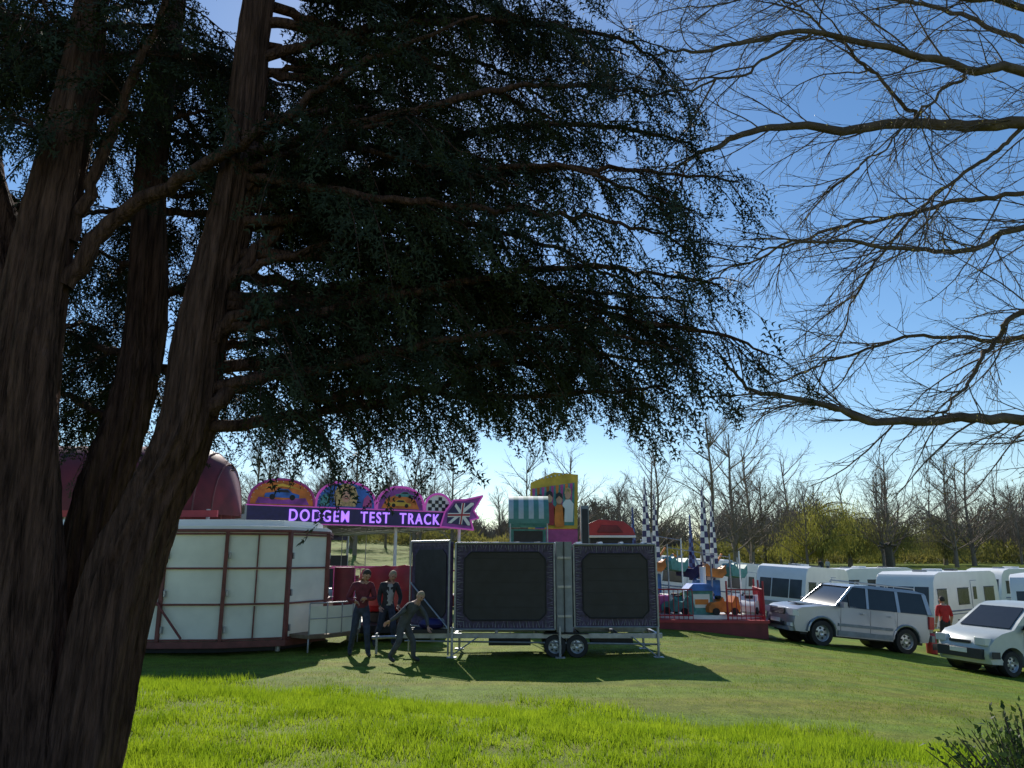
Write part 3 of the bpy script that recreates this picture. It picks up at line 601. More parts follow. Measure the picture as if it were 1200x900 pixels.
for x in(.9,1.36):
    wheel(g,(x,16.9,.22),.235,.16); wheel(g,(x,18.3,.22),.235,.16); g.b2(x-.24,x+.24,16.8,17.0,.462,.48,black)
g.b2(-.5,.4,17.2,17.9,.2,.38,dark); g.b2(1.7,2.6,17.3,17.7,.24,.38,dark)
g.X=Matrix.Translation((-1.28,16.85,0))@Matrix.Rotation(R(138),4,'Z')
g.b2(0,1.25,-.04,.04,.6,2.36,purple); g.prism(octf(.12,1.12,.78,2.2,.12),[.041,.06],dark); g.b2(.12,1.12,-.05,-.041,.8,2.2,dark)
for a,b in(((0,.58),(1.25,.58)),((0,2.38),(1.25,2.38)),((0,.05),(0,2.38)),((1.25,.05),(1.25,2.38)),((0,.58),(1.25,1.5))): g.cyl((a[0],.08,a[1]),(b[0],.08,b[1]),.02,steel,6)
for k in range(26):
    x=.06+k*.045; g.cyl((x,.045,.64),(x+.02,.045,.74),.008,fringe,4,.003); g.cyl((x,.045,2.32),(x+.02,.045,2.23),.008,fringe,4,.003)
g.X=Matrix.Identity(4)
g.cyl((-2.3,17,.4),(-3.0,17.3,.35),.035,steel,8); g.cyl((-2.9,17.25,.02),(-2.9,17.25,.45),.03,steel,8); g.b2(-2.1,-1.35,16.8,17.6,.481,.56,dark)
g.sph((-1.7,16.95,.66),(.28,.2,.12),navy,10,6); g.sph((-1.45,17.1,.68),(.2,.2,.14),graym,10,6)
g.build('ride_trailer',bevel=.006)
# ------------------------------------------------------------------ stalls behind
g=Geo()
g.b2(.6,1.95,24,26.2,.1,2.9,dred); g.prism([(.5,2.9),(2.0,2.9),(2.05,4.55),(1.3,4.62),(.58,4.3)],[23.86,23.95],yellow)
g.prism([(.62,3.0),(1.9,3.0),(1.93,4.3),(.72,4.12)],[23.83,23.858],teal)
g.b2(.5,2.0,23.84,23.98,2.2,2.88,pink)
for k in range(9): g.prism([(.62+k*.145,4.12+k*.02),(.66+k*.145,3.3+.1*(k%3)),(.72+k*.145,4.12+k*.02)],[23.826,23.829],orange if k%2 else pink)
for (x,z,mt,mt2) in((.85,3.1,blue,skinart),(1.15,3.2,red,skinart),(1.45,3.15,orange,skinart),(1.72,3.3,white,skinart)):
    g.prism([(x-.14,z-.2),(x-.17,z+.35),(x-.07,z+.48),(x+.07,z+.48),(x+.17,z+.35),(x+.14,z-.2)],[23.8,23.825],mt)
    g.prism([(x+.095*math.cos(t),z+.62+.13*math.sin(t)) for t in np.linspace(0,6.0,12)],[23.79,23.822],mt2)
    g.prism([(x-.11,z+.64),(x-.09,z+.8),(x,z+.85),(x+.09,z+.8),(x+.11,z+.64),(x,z+.74)],[23.775,23.788],dark if mt!=white else blond)
for k in range(12): g.sph((.62+k*.12,23.82,4.36+.025*k),(.03,.03,.03),lampm,6,4)
g.b2(2.12,2.36,23.9,24.3,.1,3.6,graym); g.b2(2.15,2.33,23.88,23.898,2.4,3.5,plastic)
g.build('game_stall',bevel=.008)
g=Geo(); n=10; nn=8; gw=M('awning_green',(.10,.27,.22),.6,var=.15); gw2=M('awning_grey',(.5,.56,.54),.6,var=.1)
for k in range(nn):
    x0=-.1+k*1.15/nn; x1=x0+1.15/nn
    pts=[(22.8-.75*math.sin(math.pi/2*j/n),3.1+.70*math.cos(math.pi/2*j/n)) for j in range(n+1)]
    V=[(x0,a,b) for a,b in pts]+[(x1,a,b) for a,b in pts]; g.add(V,[(j,j+1,j+n+2,j+n+1) for j in range(n)],gw if k%2 else gw2)
g.prism([(-.1,2.9),(1.05,2.9),(1.05,3.79),(-.1,3.79)],[22.82,22.9],teal); g.b2(-.1,1.05,22.04,22.07,2.98,3.11,gw)
g.b2(-.05,1.0,22.95,24.2,.1,2.85,teal); g.b2(.05,.9,22.9,22.95,1.2,2.8,plastic)
for x in(-.05,1.0): g.cyl((x,22.1,0),(x,22.1,3.1),.02,steel,8)
g.build('striped_awning_stall')
g=Geo(); g.b2(2.6,4.0,26,29,0,2.75,dark)
g.prism([(2.5,2.72),(4.1,2.72),(4.0,3.0),(3.7,3.22),(2.9,3.28),(2.55,3.15)],[25.9,29],red); g.b2(2.5,4.1,25.86,25.9,2.68,2.76,white); g.b2(2.7,3.9,25.95,26.0,1,2.5,blue)
g.prism([(2.8,2.85),(3.7,2.85),(3.5,3.08),(2.95,3.1)],[25.87,25.899],dred)
g.build('red_roofed_kiosk',bevel=.03)
def mast_ride(x,y):
    g=Geo(); bm_=M('mast_blue',(.08,.14,.35),.5)
    for (dx,dy,h,w,mt) in((0,0,5.6,.24,white),(.45,.3,5.1,.18,white),(-.5,.4,4.3,.14,bm_)):
        n=16
        for k in range(n):
            z0=1.5+(h-1.5)*k/n; z1=1.5+(h-1.5)*(k+1)/n; w0=w*(1-k/n)+.02; w1=w*(1-(k+1)/n)+.02
            for s in(-1,1):
                m2=mt if (k+(s>0))%2 else navy
                a,b=(dx-w0,dx) if s<0 else (dx,dx+w0); a1,b1=(dx-w1,dx) if s<0 else (dx,dx+w1)
                g.add([(a,dy-.05,z0),(b,dy-.05,z0),(b1,dy-.05,z1),(a1,dy-.05,z1),(a,dy+.05,z0),(b,dy+.05,z0),(b1,dy+.05,z1),(a1,dy+.05,z1)],[(0,1,2,3),(7,6,5,4),(0,4,5,1),(2,6,7,3),(1,5,6,2),(0,3,7,4)],m2)
    for a in range(7): g.cyl((0,.1,1.4),(math.cos(a*.9)*1.6,.3+math.sin(a*.9),2.3+.3*(a%3)),.045,orange if a%3==1 else steel,6)
    g.b2(-1.1,1.1,-.8,1.2,.1,.5,navy); g.b2(-.5,.5,-.3,.5,.5,1.5,blue)
    for a in(-.9,.1,1.0):
        g.X=Matrix.Translation((a,-.7,1.7))@Matrix.Rotation(a*.6,4,'Z'); mt=(navy,orange,teal)[int(a>0)+int(a>.5)]
        g.prism([(-.45,0),(-.5,.35),(-.3,.5),(-.1,.3),(.3,.28),(.5,.45),(.5,.1),(.3,-.1)],[-.3,-.25,.25,.3],mt); g.cyl((0,-.2,.3),(0,-.2,.75),.03,steel,6); g.X=Matrix.Identity(4)
    g.build('spider_ride',(x,y,tz(x,y)),0)
mast_ride(5.75,33.5); mast_ride(8.35,34)
# children's ride
g=Geo(); oc=[(6.1+1.9*math.cos(t),25.2+1.3*math.sin(t)) for t in np.linspace(0,2*math.pi,12,endpoint=False)]
z0=tz(6,25.2)
sq=[(4.2,23.9),(7.5,23.5),(8.1,26.5),(4.6,27.2)]
g.plan(sq,z0-.4,z0+.30,dred); g.plan([(6.1+(x-6.1)*1.03,25.2+(y-25.2)*1.03) for x,y in sq],z0+.3,z0+.38,red)
def fence(a,b,m=red):
    a=Vector(a);b=Vector(b); n=int((b-a).length/.13)
    for k in range(n+1):
        p=a.lerp(b,k/n); big=k%9==0; g.cyl((p.x,p.y,z0+.38),(p.x,p.y,z0+(1.5 if big else 1.25)),.03 if big else .012,m,5)
    for zz in(.5,1.25): g.cyl((a.x,a.y,z0+zz),(b.x,b.y,z0+zz),.022,m,6)
fence((4.3,24),(5.4,23.85)); fence((6.4,23.72),(7.45,23.6)); fence((7.45,23.6),(8,26.4)); fence((4.3,24),(4.7,27.1))
for (x,y,h,m) in((4.9,24.8,2.6,steel),(5.6,26,2.8,white),(6.9,25,2.3,steel),(7.5,26,2.4,white),(6.2,24.6,2.2,steel),(4.6,25.8,3.0,steel)): g.cyl((x,y,z0+.3),(x,y,z0+h),.025,m,8)
g.cyl((4.6,25.8,z0+2.9),(5.6,26,z0+2.75),.015,steel,5); g.cyl((4.9,24.8,z0+2.5),(6.9,25,z0+2.2),.012,steel,5)
g.b2(5.4,6.1,24.2,24.9,z0+.38,z0+1.2,teal); g.prism([(5.3,z0+1.2),(6.2,z0+1.2),(6.0,z0+1.4),(5.5,z0+1.4)],[24.1,25],blue); g.b2(5.5,6.0,24.17,24.198,z0+.7,z0+1.1,white); g.b2(5.55,5.95,24.15,24.168,z0+.8,z0+.95,orange)
g.plan(oc,z0+.385,z0+.5,white)
def kidcar(x,y,rz,mt):
    g.X=Matrix.Translation((x,y,z0+.5))@Matrix.Rotation(rz,4,'Z')
    g.prism([(-.5,.08),(-.52,.25),(-.4,.36),(-.15,.4),(-.05,.52),(0,.4),(.25,.36),(.35,.55),(.45,.52),(.5,.2),(.48,.08)],[-.24,-.18,.18,.24],mt)
    for w in(-.3,.3):
        for s in(-1,1): g.cyl((w,s*.235,.1),(w,s*.29,.1),.11,black,12)
    g.cyl((-.1,-.12,.5),(-.1,.12,.5),.06,black,8); g.X=Matrix.Identity(4)
for k,mt in enumerate((white,blue,graym,pink,teal,orange,white)):
    t=k*.9+.4; kidcar(6.1+1.45*math.cos(t),25.2+.95*math.sin(t),t+1.57,mt)
g.cyl((6.1,25.3,z0+.4),(6.1,25.3,z0+1.9),.10,white,10)
g.build('childrens_ride',bevel=0)
# ------------------------------------------------------------------ caravans
stripe=M('caravan_stripe',(.12,.16,.25),.5)
def caravan(x,y,rz,l=5.6,h=2.5,name='caravan'):
    g=Geo(); z0=.42
    pl=[(-l/2+.12,z0),(-l/2,z0+.3),(-l/2+.02,1.1),(-l/2+.22,h-.35),(-l/2+.42,h-.1),(-l/2+.8,h),(l/2-.6,h),(l/2-.2,h-.12),(l/2-.03,h-.5),(l/2,z0+.3),(l/2-.08,z0)]
    arc=[(.3+.42*math.cos(t),z0+.02+.36*math.sin(t)) for t in np.linspace(0,math.pi,9)]
    g.prism(pl+arc,[-1.12,-1.08,1.08,1.12],white)
    for s in(-1,1):
        yy=s*1.122
        def pan(x0,x1,za,zb,mt,o=0): g.b2(x0,x1,yy+s*o,yy+s*(.018+o),za,zb,mt)
        for (a,b) in((-l/2+.45,-l/2+1.25),(-.9,.1),(l/2-1.5,l/2-.5)):
            pan(a,b,1.25,1.85,cwin)
            pan(a-.03,b+.03,1.85,1.88,plastic,.002); pan(a-.03,b+.03,1.22,1.25,plastic,.002)
        if s<0: pan(.35,.95,.55,2.15,graym,-.006); pan(.37,.93,.57,2.13,white,.002); pan(.5,.8,1.4,1.9,cwin,.022)
        pan(-l/2+.35,.3,.98,1.04,stripe); pan(1.0,l/2-.1,.98,1.04,stripe); pan(-l/2+.4,.3,.88,.91,stripe); pan(-l/2+.2,-.2,.44,.5,graym); pan(.8,l/2-.2,.44,.5,graym)
        wheel(g,(.3,s*1.0,.33),.33,.2,(0,1,0) if s<0 else (0,-1,0))
    def fr(y0,y1,za,zb,mt,o=.015):
        def X(z): return -l/2+.02+(z-1.1)/(h-.35-1.1)*.2-o
        g.add([(X(za),y0,za),(X(za),y1,za),(X(zb),y1,zb),(X(zb),y0,zb)]+[(X(za)+.02,y0,za),(X(za)+.02,y1,za),(X(zb)+.02,y1,zb),(X(zb)+.02,y0,zb)],[(0,1,2,3),(7,6,5,4),(0,4,5,1),(1,5,6,2),(2,6,7,3),(3,7,4,0)],mt)
    fr(-.95,-.42,1.15,1.95,cwin); fr(-.38,.38,1.15,1.95,cwin); fr(.42,.95,1.15,1.95,cwin)
    g.b2(-l/2-.035,-l/2-.005,-.9,.9,.6,.98,graym)
    g.b2(l/2-.02,l/2+.015,-.7,.7,1.2,1.8,cwin)
    for s in(-1,1): g.cyl((-l/2+.1,s*.6,.42),(-l/2-1.0,0,.42),.035,steel,8); g.b2(l/2-.05,l/2+.02,s*.95-.08,s*.95+.08,.7,1.0,redl)
    g.cyl((-l/2-.85,0,.0),(-l/2-.85,0,.5),.03,steel,8); g.b2(-.6,-.1,-.3,.3,h,h+.1,white); g.b2(1.2,1.6,-.2,.2,h,h+.08,cwin); g.b2(-l/2+1,-l/2+1.4,-.4,0,h,h+.07,graym)
    settle(g.build(name,(0,0,0),0,bevel=.05,seg=3),x,y,rz,2)
caravan(13.4,36.8,R(48),5.4,2.55); caravan(17.7,33.0,R(38),6.2,2.5); caravan(19.6,28.6,R(52),5.6,2.5); caravan(12.0,44,R(8),5.5,2.6); caravan(20.5,46,R(20),5.5,2.5); caravan(28,44,R(20),5.5,2.5); caravan(8.2,41,R(6),5,2.4)
# ------------------------------------------------------------------ SUV
def suv(x,y,rz):
    g=Geo(); H=1.84; W=.90
    arcR=[(1.33+.43*math.cos(t),.40+.40*math.sin(t)) for t in np.linspace(0,math.pi,11)]
    arcF=[(-1.42+.43*math.cos(t),.40+.40*math.sin(t)) for t in np.linspace(0,math.pi,11)]
    lower=[(-2.28,.36),(-2.34,.55),(-2.32,.78),(-2.26,.96),(-2.12,1.03),(-1.6,1.10),(-1.05,1.16),(-.9,1.18),(2.12,1.2),(2.26,1.12),(2.3,.6),(2.24,.38)]+[(1.78,.36)]+arcR+[(.88,.33),(-.97,.33)]+arcF+[(-1.87,.36)]
    def fn(X,Y,Z):
        k=1.; ax=abs(X)
        if ax>1.6: k-=.16*((ax-1.6)/.74)**2
        if Z>.98: k-=.035
        if Z<.45: k-=.02
        s=abs(Y)/W; dx=0
        if s>.8 and ax>2.0: dx=-.10*math.copysign(1,X)*(s-.8)/.2
        return (X+dx,Y*k,Z)
    g.prism(lower,[-W,-W*.93,-W*.6,0,W*.6,W*.93,W],silver,fn)
    def fn2(X,Y,Z):
        k=.955-.2*(Z-1.16)/(H-1.16); return (X,Y*k,Z)
    gh=[(-1.02,1.15),(-.42,1.72),(-.30,1.76),(1.95,1.77),(2.1,1.68),(2.22,1.18)]
    g.prism(gh,[-W,-W*.95,W*.95,W],glass,fn2)
    def fn3(X,Y,Z): return (X,Y*(.76 if Z>1.8 else .80),Z)
    g.prism([(-.42,1.745),(-.25,1.80),(.2,1.84),(1.7,1.84),(2.05,1.78),(2.12,1.70),(2.0,1.76)],[-W,-W*.9,0,W*.9,W],silver,fn3)
    def sy(z): return W*(.955-.2*(z-1.16)/(H-1.16))+.004
    def pil(x0,z0_,x1,z1_,w,mt):
        for s in(-1,1):
            a=[(x0-w,s*sy(z0_),z0_),(x0+w,s*sy(z0_),z0_),(x1+w,s*sy(z1_),z1_),(x1-w,s*sy(z1_),z1_)]
            b=[(p[0],p[1]+s*.012,p[2]) for p in a]; g.add(a+b,[(0,1,2,3),(7,6,5,4),(0,4,5,1),(1,5,6,2),(2,6,7,3),(3,7,4,0)],mt)
    pil(-.99,1.17,-.40,1.75,.045,silver); pil(.05,1.17,.10,1.75,.04,silver); pil(1.08,1.17,1.08,1.75,.05,silver); pil(2.12,1.19,2.02,1.75,.07,silver)
    pil(-.55,1.17,-.55,1.55,.015,plastic)
    for s in(-1,1):
        yy=s*(W+.002)
        g.b2(-.93,.85,yy-.004,yy+s*.018,.36,.50,graym); g.b2(-.93,.85,yy-.002,yy+s*.03,.62,.70,graym)
        for cx in(-1.42,1.33):
            for k in range(10):
                t0=math.pi*k/10; t1=math.pi*(k+1)/10; g.cyl((cx+.45*math.cos(t0),s*(W-.005),.40+.42*math.sin(t0)),(cx+.45*math.cos(t1),s*(W-.005),.40+.42*math.sin(t1)),.035,silver,6)
            wheel(g,(cx,s*(W-.13),.37),.37,.25) if s<0 else wheel(g,(cx,s*(W-.13),.37),.37,.25,(0,-1,0))
            g.cyl((cx,s*.35,.42),(cx,s*(W-.27),.42),.42,black,18)
        for cx in(-.85,.12,1.0): g.b2(cx-.006,cx+.006,yy-.002,yy+s*.003,.5,1.14,plastic)
        for cx in(-.02,.9): g.b2(cx-.14,cx,yy,yy+s*.025,1.0,1.03,silver)
        g.box((-.83,s*(W+.1),1.22),(.12,.2,.16),silver); g.cyl((-.2,s*.6,1.9),(1.8,s*.6,1.9),.02,chrome,6)
        for cx in(-.2,.8,1.8): g.cyl((cx,s*.6,1.82),(cx,s*.6,1.9),.02,chrome,6)
        g.box((-2.20,s*.60,.86),(.2,.36,.17),lampm,None); g.box((-2.27,s*.62,.52),(.12,.2,.1),lampm); g.box((2.22,s*.76,.95),(.16,.14,.36),redl)
    g.box((-2.32,0,.86),(.05,.76,.17),plastic)
    for k in range(4): g.box((-2.35,0,.80+k*.042),(.02,.74,.012),chrome)
    g.box((-2.33,0,.52),(.09,.8,.12),plastic); g.box((-2.385,0,.6),(.015,.5,.11),white); g.box((-2.2,0,.4),(.28,1.4,.1),graym); g.box((2.3,0,.5),(.1,1.6,.18),graym)
    g.cyl((2.28,0,.98),(2.46,0,.98),.34,silver,24); g.box((-1.6,0,1.125),(.5,.5,.035),silver)
    g.b2(-2.0,2.0,-.7,.7,.28,.5,plastic)
    settle(g.build('silver_suv',(0,0,0),0,bevel=.018),x,y,rz)
suv(10.05,24.2,R(12))
def van(x,y,rz):
    g=Geo(); W=.86; pa=M('van_paint',(.46,.50,.49),.35,.2,var=.04)
    aR=[(1.35+.38*math.cos(t),.34+.36*math.sin(t)) for t in np.linspace(0,math.pi,11)]; aF=[(-1.32+.38*math.cos(t),.34+.36*math.sin(t)) for t in np.linspace(0,math.pi,11)]
    body=[(-2.0,.28),(-2.07,.45),(-2.04,.7),(-1.9,.88),(-1.6,1.0),(-1.22,1.1),(-.95,1.32),(-.5,1.66),(-.25,1.75),(.4,1.8),(1.85,1.8),(2.0,1.72),(2.06,1.1),(2.06,.4),(1.98,.3),(1.74,.3)]+aR+[(.95,.27),(-.93,.27)]+aF+[(-1.71,.28)]
    def fn(X,Y,Z):
        k=1.
        if Z>1.05: k-=.17*(Z-1.05)/.75
        if X<-1.3: k-=.14*((-X-1.3)/.77)**2
        s=abs(Y)/W; dx=.12*(s-.8)/.2 if(s>.8 and X<-1.7) else 0
        return(X+dx,Y*k,Z)
    g.prism(body,[-W,-W*.94,-W*.6,0,W*.6,W*.94,W],pa,fn)
    def sy(z): return W*(1-.17*max(0,z-1.05)/.75)+.003
    a=[(-1.2,-.72,1.125),(-1.2,.72,1.125),(-.55,.62,1.635),(-.55,-.62,1.635)]; nrm=Vector((-.6,0,.8))*.02
    b=[tuple(Vector(p)+nrm) for p in a]; g.add([*a,*b],[(0,1,2,3),(7,6,5,4),(0,4,5,1),(1,5,6,2),(2,6,7,3),(3,7,4,0)],glass)
    for s in(-1,1):
        def side(poly,mt,o=.01):
            p=[(X,s*(sy(Z)),Z) for X,Z in poly]; q=[(X,s*(sy(Z)+o),Z) for X,Z in poly]; n=len(p)
            g.add(p+q,[tuple(range(n)),tuple(range(2*n-1,n-1,-1))]+[(i,(i+1)%n,(i+1)%n+n,i+n) for i in range(n)],mt)
        side([(-.98,1.12),(-.42,1.58),(.12,1.62),(.15,1.1)],glass); side([(-2,.42),(-1.75,.42),(-1.75,.58),(-2,.58)],plastic,.02)
        side([(-.9,.42),(.95,.42),(.95,.54),(-.9,.54)],plastic,.02)
        for cx in(-.93,.2,1.2): g.b2(cx-.006,cx+.006,s*(W-.002),s*(W+.004),.4,1.05,plastic)
        g.b2(0,.12,s*W,s*(W+.025),.92,.95,plastic)
        g.box((-.85,s*(W+.1),1.14),(.1,.18,.17),plastic)
        for cx in(-1.32,1.35):
            wheel(g,(cx,s*(W-.12),.31),.31,.2,(0,1,0) if s<0 else(0,-1,0)); g.cyl((cx,s*.3,.36),(cx,s*(W-.23),.36),.37,black,18)
        g.box((-1.93,s*.58,.80),(.22,.3,.17),lampm); g.box((2.03,s*.76,1.0),(.08,.12,.4),redl)
    g.box((-2.04,0,.5),(.1,1.3,.24),plastic); g.box((-2.1,0,.55),(.015,.5,.11),white); g.box((-2.03,0,.76),(.06,.6,.07),plastic)
    g.b2(-1.8,1.8,-.66,.66,.22,.45,plastic)
    settle(g.build('panel_van',(0,0,0),0,bevel=.02),x,y,rz)
van(13.15,20.9,R(18))
g=Geo(); g.lathe([(.01,0),(.15,0),(.16,.05),(.16,.5),(.12,.6),(.05,.64),(.01,.64)],(0,0,0),(0,0,1),red,18); g.cyl((0,0,.62),(0,0,.72),.025,chrome,8); g.lathe([(.09,.6),(.1,.72),(.085,.72),(.08,.6)],(0,0,0),(0,0,1),steel,12)
g.build('gas_bottle',(13.0,25,tz(13,25)))
# ------------------------------------------------------------------ people
skin=M('skin',(.5,.28,.2),.6,var=.08,scale=20); hairb=M('hair_dark',(.05,.035,.025),.8,var=.3,scale=60); hairg=M('hair_fair',(.38,.29,.18),.8,var=.3,scale=60)
shoe=M('shoes',(.04,.04,.042),.6); eyem=M('eyes',(.02,.015,.01),.2); lip=M('lips',(.35,.12,.1),.6); denim=M('dark_denim',(.035,.045,.085),.85,var=.35,scale=14,bump=.3,bscale=25)
hood=M('black_cloth',(.035,.035,.04),.85,var=.4,scale=10,bump=.4,bscale=18); slate=M('slate_cloth',(.075,.078,.09),.85,var=.3,scale=10,bump=.4,bscale=18); maroon=M('maroon_cloth',(.15,.022,.035),.85,var=.3,scale=10,bump=.4,bscale=18); grey=M('grey_cloth',(.45,.45,.46),.85,var=.2); redc=M('red_cloth',(.55,.03,.03),.85,var=.15,scale=10)
def person(name,x,y,J,top,legs,hair,face,shirt=None,shorts=False,bare=False,s=1.0):
    par=empty(name,(x,y,tz(x,y)))
    names=['pel','sp','ch','nk','hd','shL','elL','wrL','shR','elR','wrR','hpL','knL','anL','toL','hpR','knR','anR','toR']
    rad={'pel':(.15,.115),'sp':(.14,.11),'ch':(.16,.12),'nk':(.062,.06),'hd':(.055,.055),'sh':(.078,.075),'el':(.058,.055),'wr':(.038,.034),'hp':(.105,.1),'kn':(.074,.072),'an':(.058,.058),'to':(.042,.036)}
    E=[('pel','sp'),('sp','ch'),('ch','nk'),('nk','hd'),('ch','shL'),('shL','elL'),('elL','wrL'),('ch','shR'),('shR','elR'),('elR','wrR'),('pel','hpL'),('hpL','knL'),('knL','anL'),('anL','toL'),('pel','hpR'),('hpR','knR'),('knR','anR'),('anR','toR')]
    me=bpy.data.meshes.new('sk'); me.from_pydata([J[n] for n in names],[(names.index(a),names.index(b)) for a,b in E],[])
    o=bpy.data.objects.new('sk',me); COL.objects.link(o); md=o.modifiers.new('s','SKIN'); md.use_smooth_shade=True
    sv=me.skin_vertices[0].data
    for i,n in enumerate(names):
        r=rad.get(n) or rad[n[:2]]; sv[i].radius=r; sv[i].use_root=(n=='pel')
    ss=o.modifiers.new('ss','SUBSURF'); ss.levels=2; ss.render_levels=2
    bpy.context.view_layer.update(); m2=bpy.data.meshes.new_from_object(o.evaluated_get(bpy.context.evaluated_depsgraph_get())); bpy.data.objects.remove(o)
    m2.materials.clear()
    for mm in(top,legs,shoe,skin,shirt or top): m2.materials.append(mm)
    segs=[(Vector(J[a]),Vector(J[b]),a,b) for a,b in E]
    for pg in m2.polygons:
        c=pg.center; best=None
        for a,b,na,nb in segs:
            ab=b-a; t=max(0,min(1,(c-a).dot(ab)/ab.length_squared)); d=(c-(a+ab*t)).length
            if best is None or d<best[0]: best=(d,na,nb,t)
        _,na,nb,t=best
        if nb[:2]=='to' or (nb[:2]=='an' and t>.93): k=2
        elif nb[:2] in('hp','kn','an'): k=1
        elif nb=='hd' : k=3
        elif nb=='nk' and t>.8: k=3
        elif nb[:2]=='wr' and (t>.95 or bare): k=3
        else: k=0
        if k==1 and shorts and nb[:2]=='an': k=3
        if nb[:2]=='sp' and t<.35: k=0
        if shirt and k==0 and nb in('sp','ch','nk') and (c-Vector(J['ch'])).dot(Vector(face))>.05 and abs((c-Vector(J['ch'])).cross(Vector(face)).z)<.065: k=4
        pg.material_index=k
    b=bpy.data.objects.new('body',m2); COL.objects.link(b); b.parent=par
    f=Vector(face).normalized(); up=(Vector(J['hd'])-Vector(J['nk'])).normalized(); r=f.cross(up).normalized(); f=up.cross(r).normalized()
    X=Matrix((r,f,up)).transposed().to_4x4(); X.translation=Vector(J['hd'])+up*.07+f*.015
    g=Geo(); g.X=X
    def hf(q):
        q=q.copy()
        if q.z<-.1: k=1-.32*min(1,(-q.z-.1)/.8); q.x*=k; q.y*=(1-.1*(-q.z)) 
        if q.y>.75 : q.y=.75+(q.y-.75)*.7
        return q
    g.sph((0,0,0),(.082,.102,.124),skin,20,14,hf)
    g.sph((0,.098,-.012),(.014,.026,.028),skin,8,6); g.sph((0,.09,.032),(.05,.014,.012),skin,10,6)
    for s_ in(-1,1): g.sph((s_*.03,.089,.012),(.013,.009,.009),eyem,8,6); g.sph((s_*.084,-.005,-.005),(.012,.024,.034),skin,8,6)
    g.sph((0,.088,-.058),(.026,.01,.008),lip,8,5); g.sph((0,.07,-.098),(.03,.025,.02),skin,8,5)
    g.build('head',parent=par,smooth=60)
    g=Geo(); g.X=X
    def hh(q):
        q=q.copy()
        lim=.38 if q.y>.45 else(.0 if q.y>0 else -.5)
        if q.z<lim: q=Vector((q.x*.8,q.y*.8,max(q.z,lim)))
        if q.y>.8: q.y=.8
        return q
    g.sph((0,-.008,.010),(.088,.108,.124),hair,22,16,hh); g.build('hair',parent=par,smooth=60)
    for sd in('L','R'):
        w=Vector(J['wr'+sd]); d=(w-Vector(J['el'+sd])).normalized(); sid=d.cross(Vector(face)).normalized(); nn=sid.cross(d)
        X2=Matrix((sid,nn,d)).transposed().to_4x4(); X2.translation=w
        g=Geo(); g.X=X2; g.sph((0,0,.05),(.042,.02,.058),skin,12,8)
        for k,(ox,ln) in enumerate(((-.03,.07),(-.01,.08),(.01,.076),(.03,.06))):
            p=[(ox,0,.09),(ox*1.15,.006,.09+ln*.4),(ox*1.15,.022,.09+ln*.75),(ox*1.1,.042,.09+ln)]
            for q in range(3): g.cyl(p[q],p[q+1],.0095-.001*q,skin,8,.0085-.001*q); g.sph(p[q+1],(.0085-.001*q,)*3,skin,8,5)
        p=[(-.032,.005,.03),(-.062,.02,.06),(-.068,.03,.088)]
        for q in range(2): g.cyl(p[q],p[q+1],.011,skin,8,.009); g.sph(p[q+1],(.009,)*3,skin,8,5)
        g.build('hand_'+sd,parent=par,smooth=60)
    par.scale=(s,s,s); return par
J1=dict(pel=(0,0,.95),sp=(.01,0,1.1),ch=(.02,0,1.33),nk=(.03,-.01,1.5),hd=(.06,-.04,1.57),shL=(.19,.03,1.42),elL=(.27,-.02,1.15),wrL=(.12,-.22,1.16),shR=(-.17,-.05,1.42),elR=(-.28,-.08,1.14),wrR=(-.08,-.27,1.10),
 hpL=(.09,.02,.9),knL=(.15,-.12,.49),anL=(.17,-.02,.08),toL=(.24,-.2,.035),hpR=(-.09,-.01,.9),knR=(-.14,0,.5),anR=(-.24,.16,.10),toR=(-.2,-.02,.035))
person('man',-3.2,17.0,J1,maroon,denim,hairb,(.5,-.85,-.35),s=1.02)
J2=dict(pel=(0,0,.93),sp=(.01,0,1.08),ch=(.03,-.02,1.31),nk=(.05,-.03,1.47),hd=(.08,-.05,1.55),shL=(.2,.03,1.4),elL=(.3,0,1.13),wrL=(.28,-.18,.95),shR=(-.14,-.06,1.4),elR=(-.2,-.05,1.12),wrR=(-.14,-.2,.92),
 hpL=(.09,.02,.88),knL=(.16,-.12,.5),anL=(.16,.02,.09),toL=(.24,-.13,.04),hpR=(-.08,-.01,.88),knR=(-.16,-.02,.49),anR=(-.3,.12,.1),toR=(-.25,-.05,.035))
person('man',-2.9,18.6,J2,hood,denim,hairg,(.45,-.85,-.2),shirt=grey)
J3=dict(pel=(-.14,0,.84),sp=(-.06,-.01,.98),ch=(.07,-.03,1.17),nk=(.17,-.05,1.31),hd=(.21,-.06,1.38),shL=(.22,.1,1.23),elL=(.38,.06,.99),wrL=(.44,-.04,.78),shR=(.0,-.18,1.25),elR=(-.2,-.26,1.05),wrR=(-.40,-.28,.92),
 hpL=(-.1,.09,.80),knL=(.10,.04,.46),anL=(.10,.12,.09),toL=(.26,.06,.04),hpR=(-.17,-.08,.80),knR=(-.2,-.14,.45),anR=(-.42,-.06,.12),toR=(-.28,-.15,.035))
person('boy',-2.04,15.9,J3,slate,slate,hairg,(.6,-.75,-.2),s=.87)
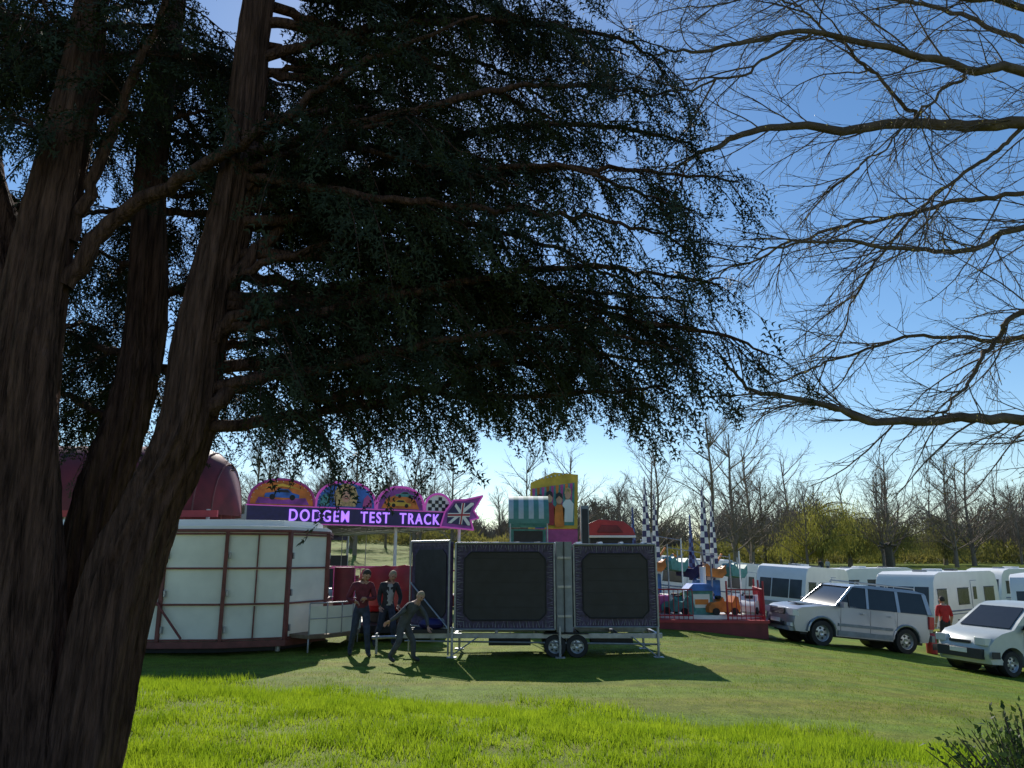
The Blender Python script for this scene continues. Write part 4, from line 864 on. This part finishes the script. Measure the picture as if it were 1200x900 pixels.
J4=dict(pel=(0,0,.95),sp=(0,0,1.1),ch=(0,0,1.33),nk=(0,0,1.5),hd=(0,.01,1.57),shL=(.18,0,1.42),elL=(.24,-.02,1.14),wrL=(.24,.08,.9),shR=(-.18,0,1.42),elR=(-.25,-.02,1.14),wrR=(-.26,.06,.9),
 hpL=(.09,0,.9),knL=(.11,.04,.49),anL=(.12,-.02,.08),toL=(.14,.14,.035),hpR=(-.09,0,.9),knR=(-.12,.02,.49),anR=(-.14,.0,.08),toR=(-.17,.15,.035))
person('man',14.2,26.3,J4,redc,hood,hairb,(-.2,1,0),shorts=True,bare=True)
person('walker',36,92,J4,hood,denim,hairb,(-.2,1,0)); person('walker',37.2,93,J4,grey,denim,hairg,(-.2,1,0))
# ------------------------------------------------------------------ light, sky, camera
el=R(36); az=R(-11)
w=bpy.data.worlds.new('World'); scene.world=w; w.use_nodes=True; nt=w.node_tree; bg=nt.nodes['Background']
sk=nt.nodes.new('ShaderNodeTexSky'); sk.sky_type='NISHITA'; sk.sun_disc=False; sk.sun_elevation=el; sk.sun_rotation=az; sk.air_density=1.; sk.dust_density=.12; sk.ozone_density=2.2
hs=nt.nodes.new('ShaderNodeHueSaturation'); hs.inputs['Saturation'].default_value=1.2; hs.inputs['Value'].default_value=1.
nt.links.new(sk.outputs[0],hs.inputs['Color']); nt.links.new(hs.outputs[0],bg.inputs['Color']); bg.inputs['Strength'].default_value=.125
sd=Vector((math.sin(az)*math.cos(el),math.cos(az)*math.cos(el),math.sin(el)))
l=bpy.data.lights.new('sun','SUN'); l.energy=5.; l.angle=R(.5); l.color=(1,.94,.84); lo=bpy.data.objects.new('sun',l); COL.objects.link(lo); lo.rotation_euler=sd.to_track_quat('Z','Y').to_euler(); lo.location=(0,0,30)
cam=bpy.data.cameras.new('camera'); co=bpy.data.objects.new('camera',cam); COL.objects.link(co); cam.sensor_width=36; cam.lens=27; cam.clip_end=3000; cam.clip_start=.05
co.location=(0,0,2.0); co.rotation_euler=(R(90+12.83),0,0); scene.camera=co
scene.view_settings.view_transform='Standard'; scene.view_settings.look='None'; scene.view_settings.exposure=0
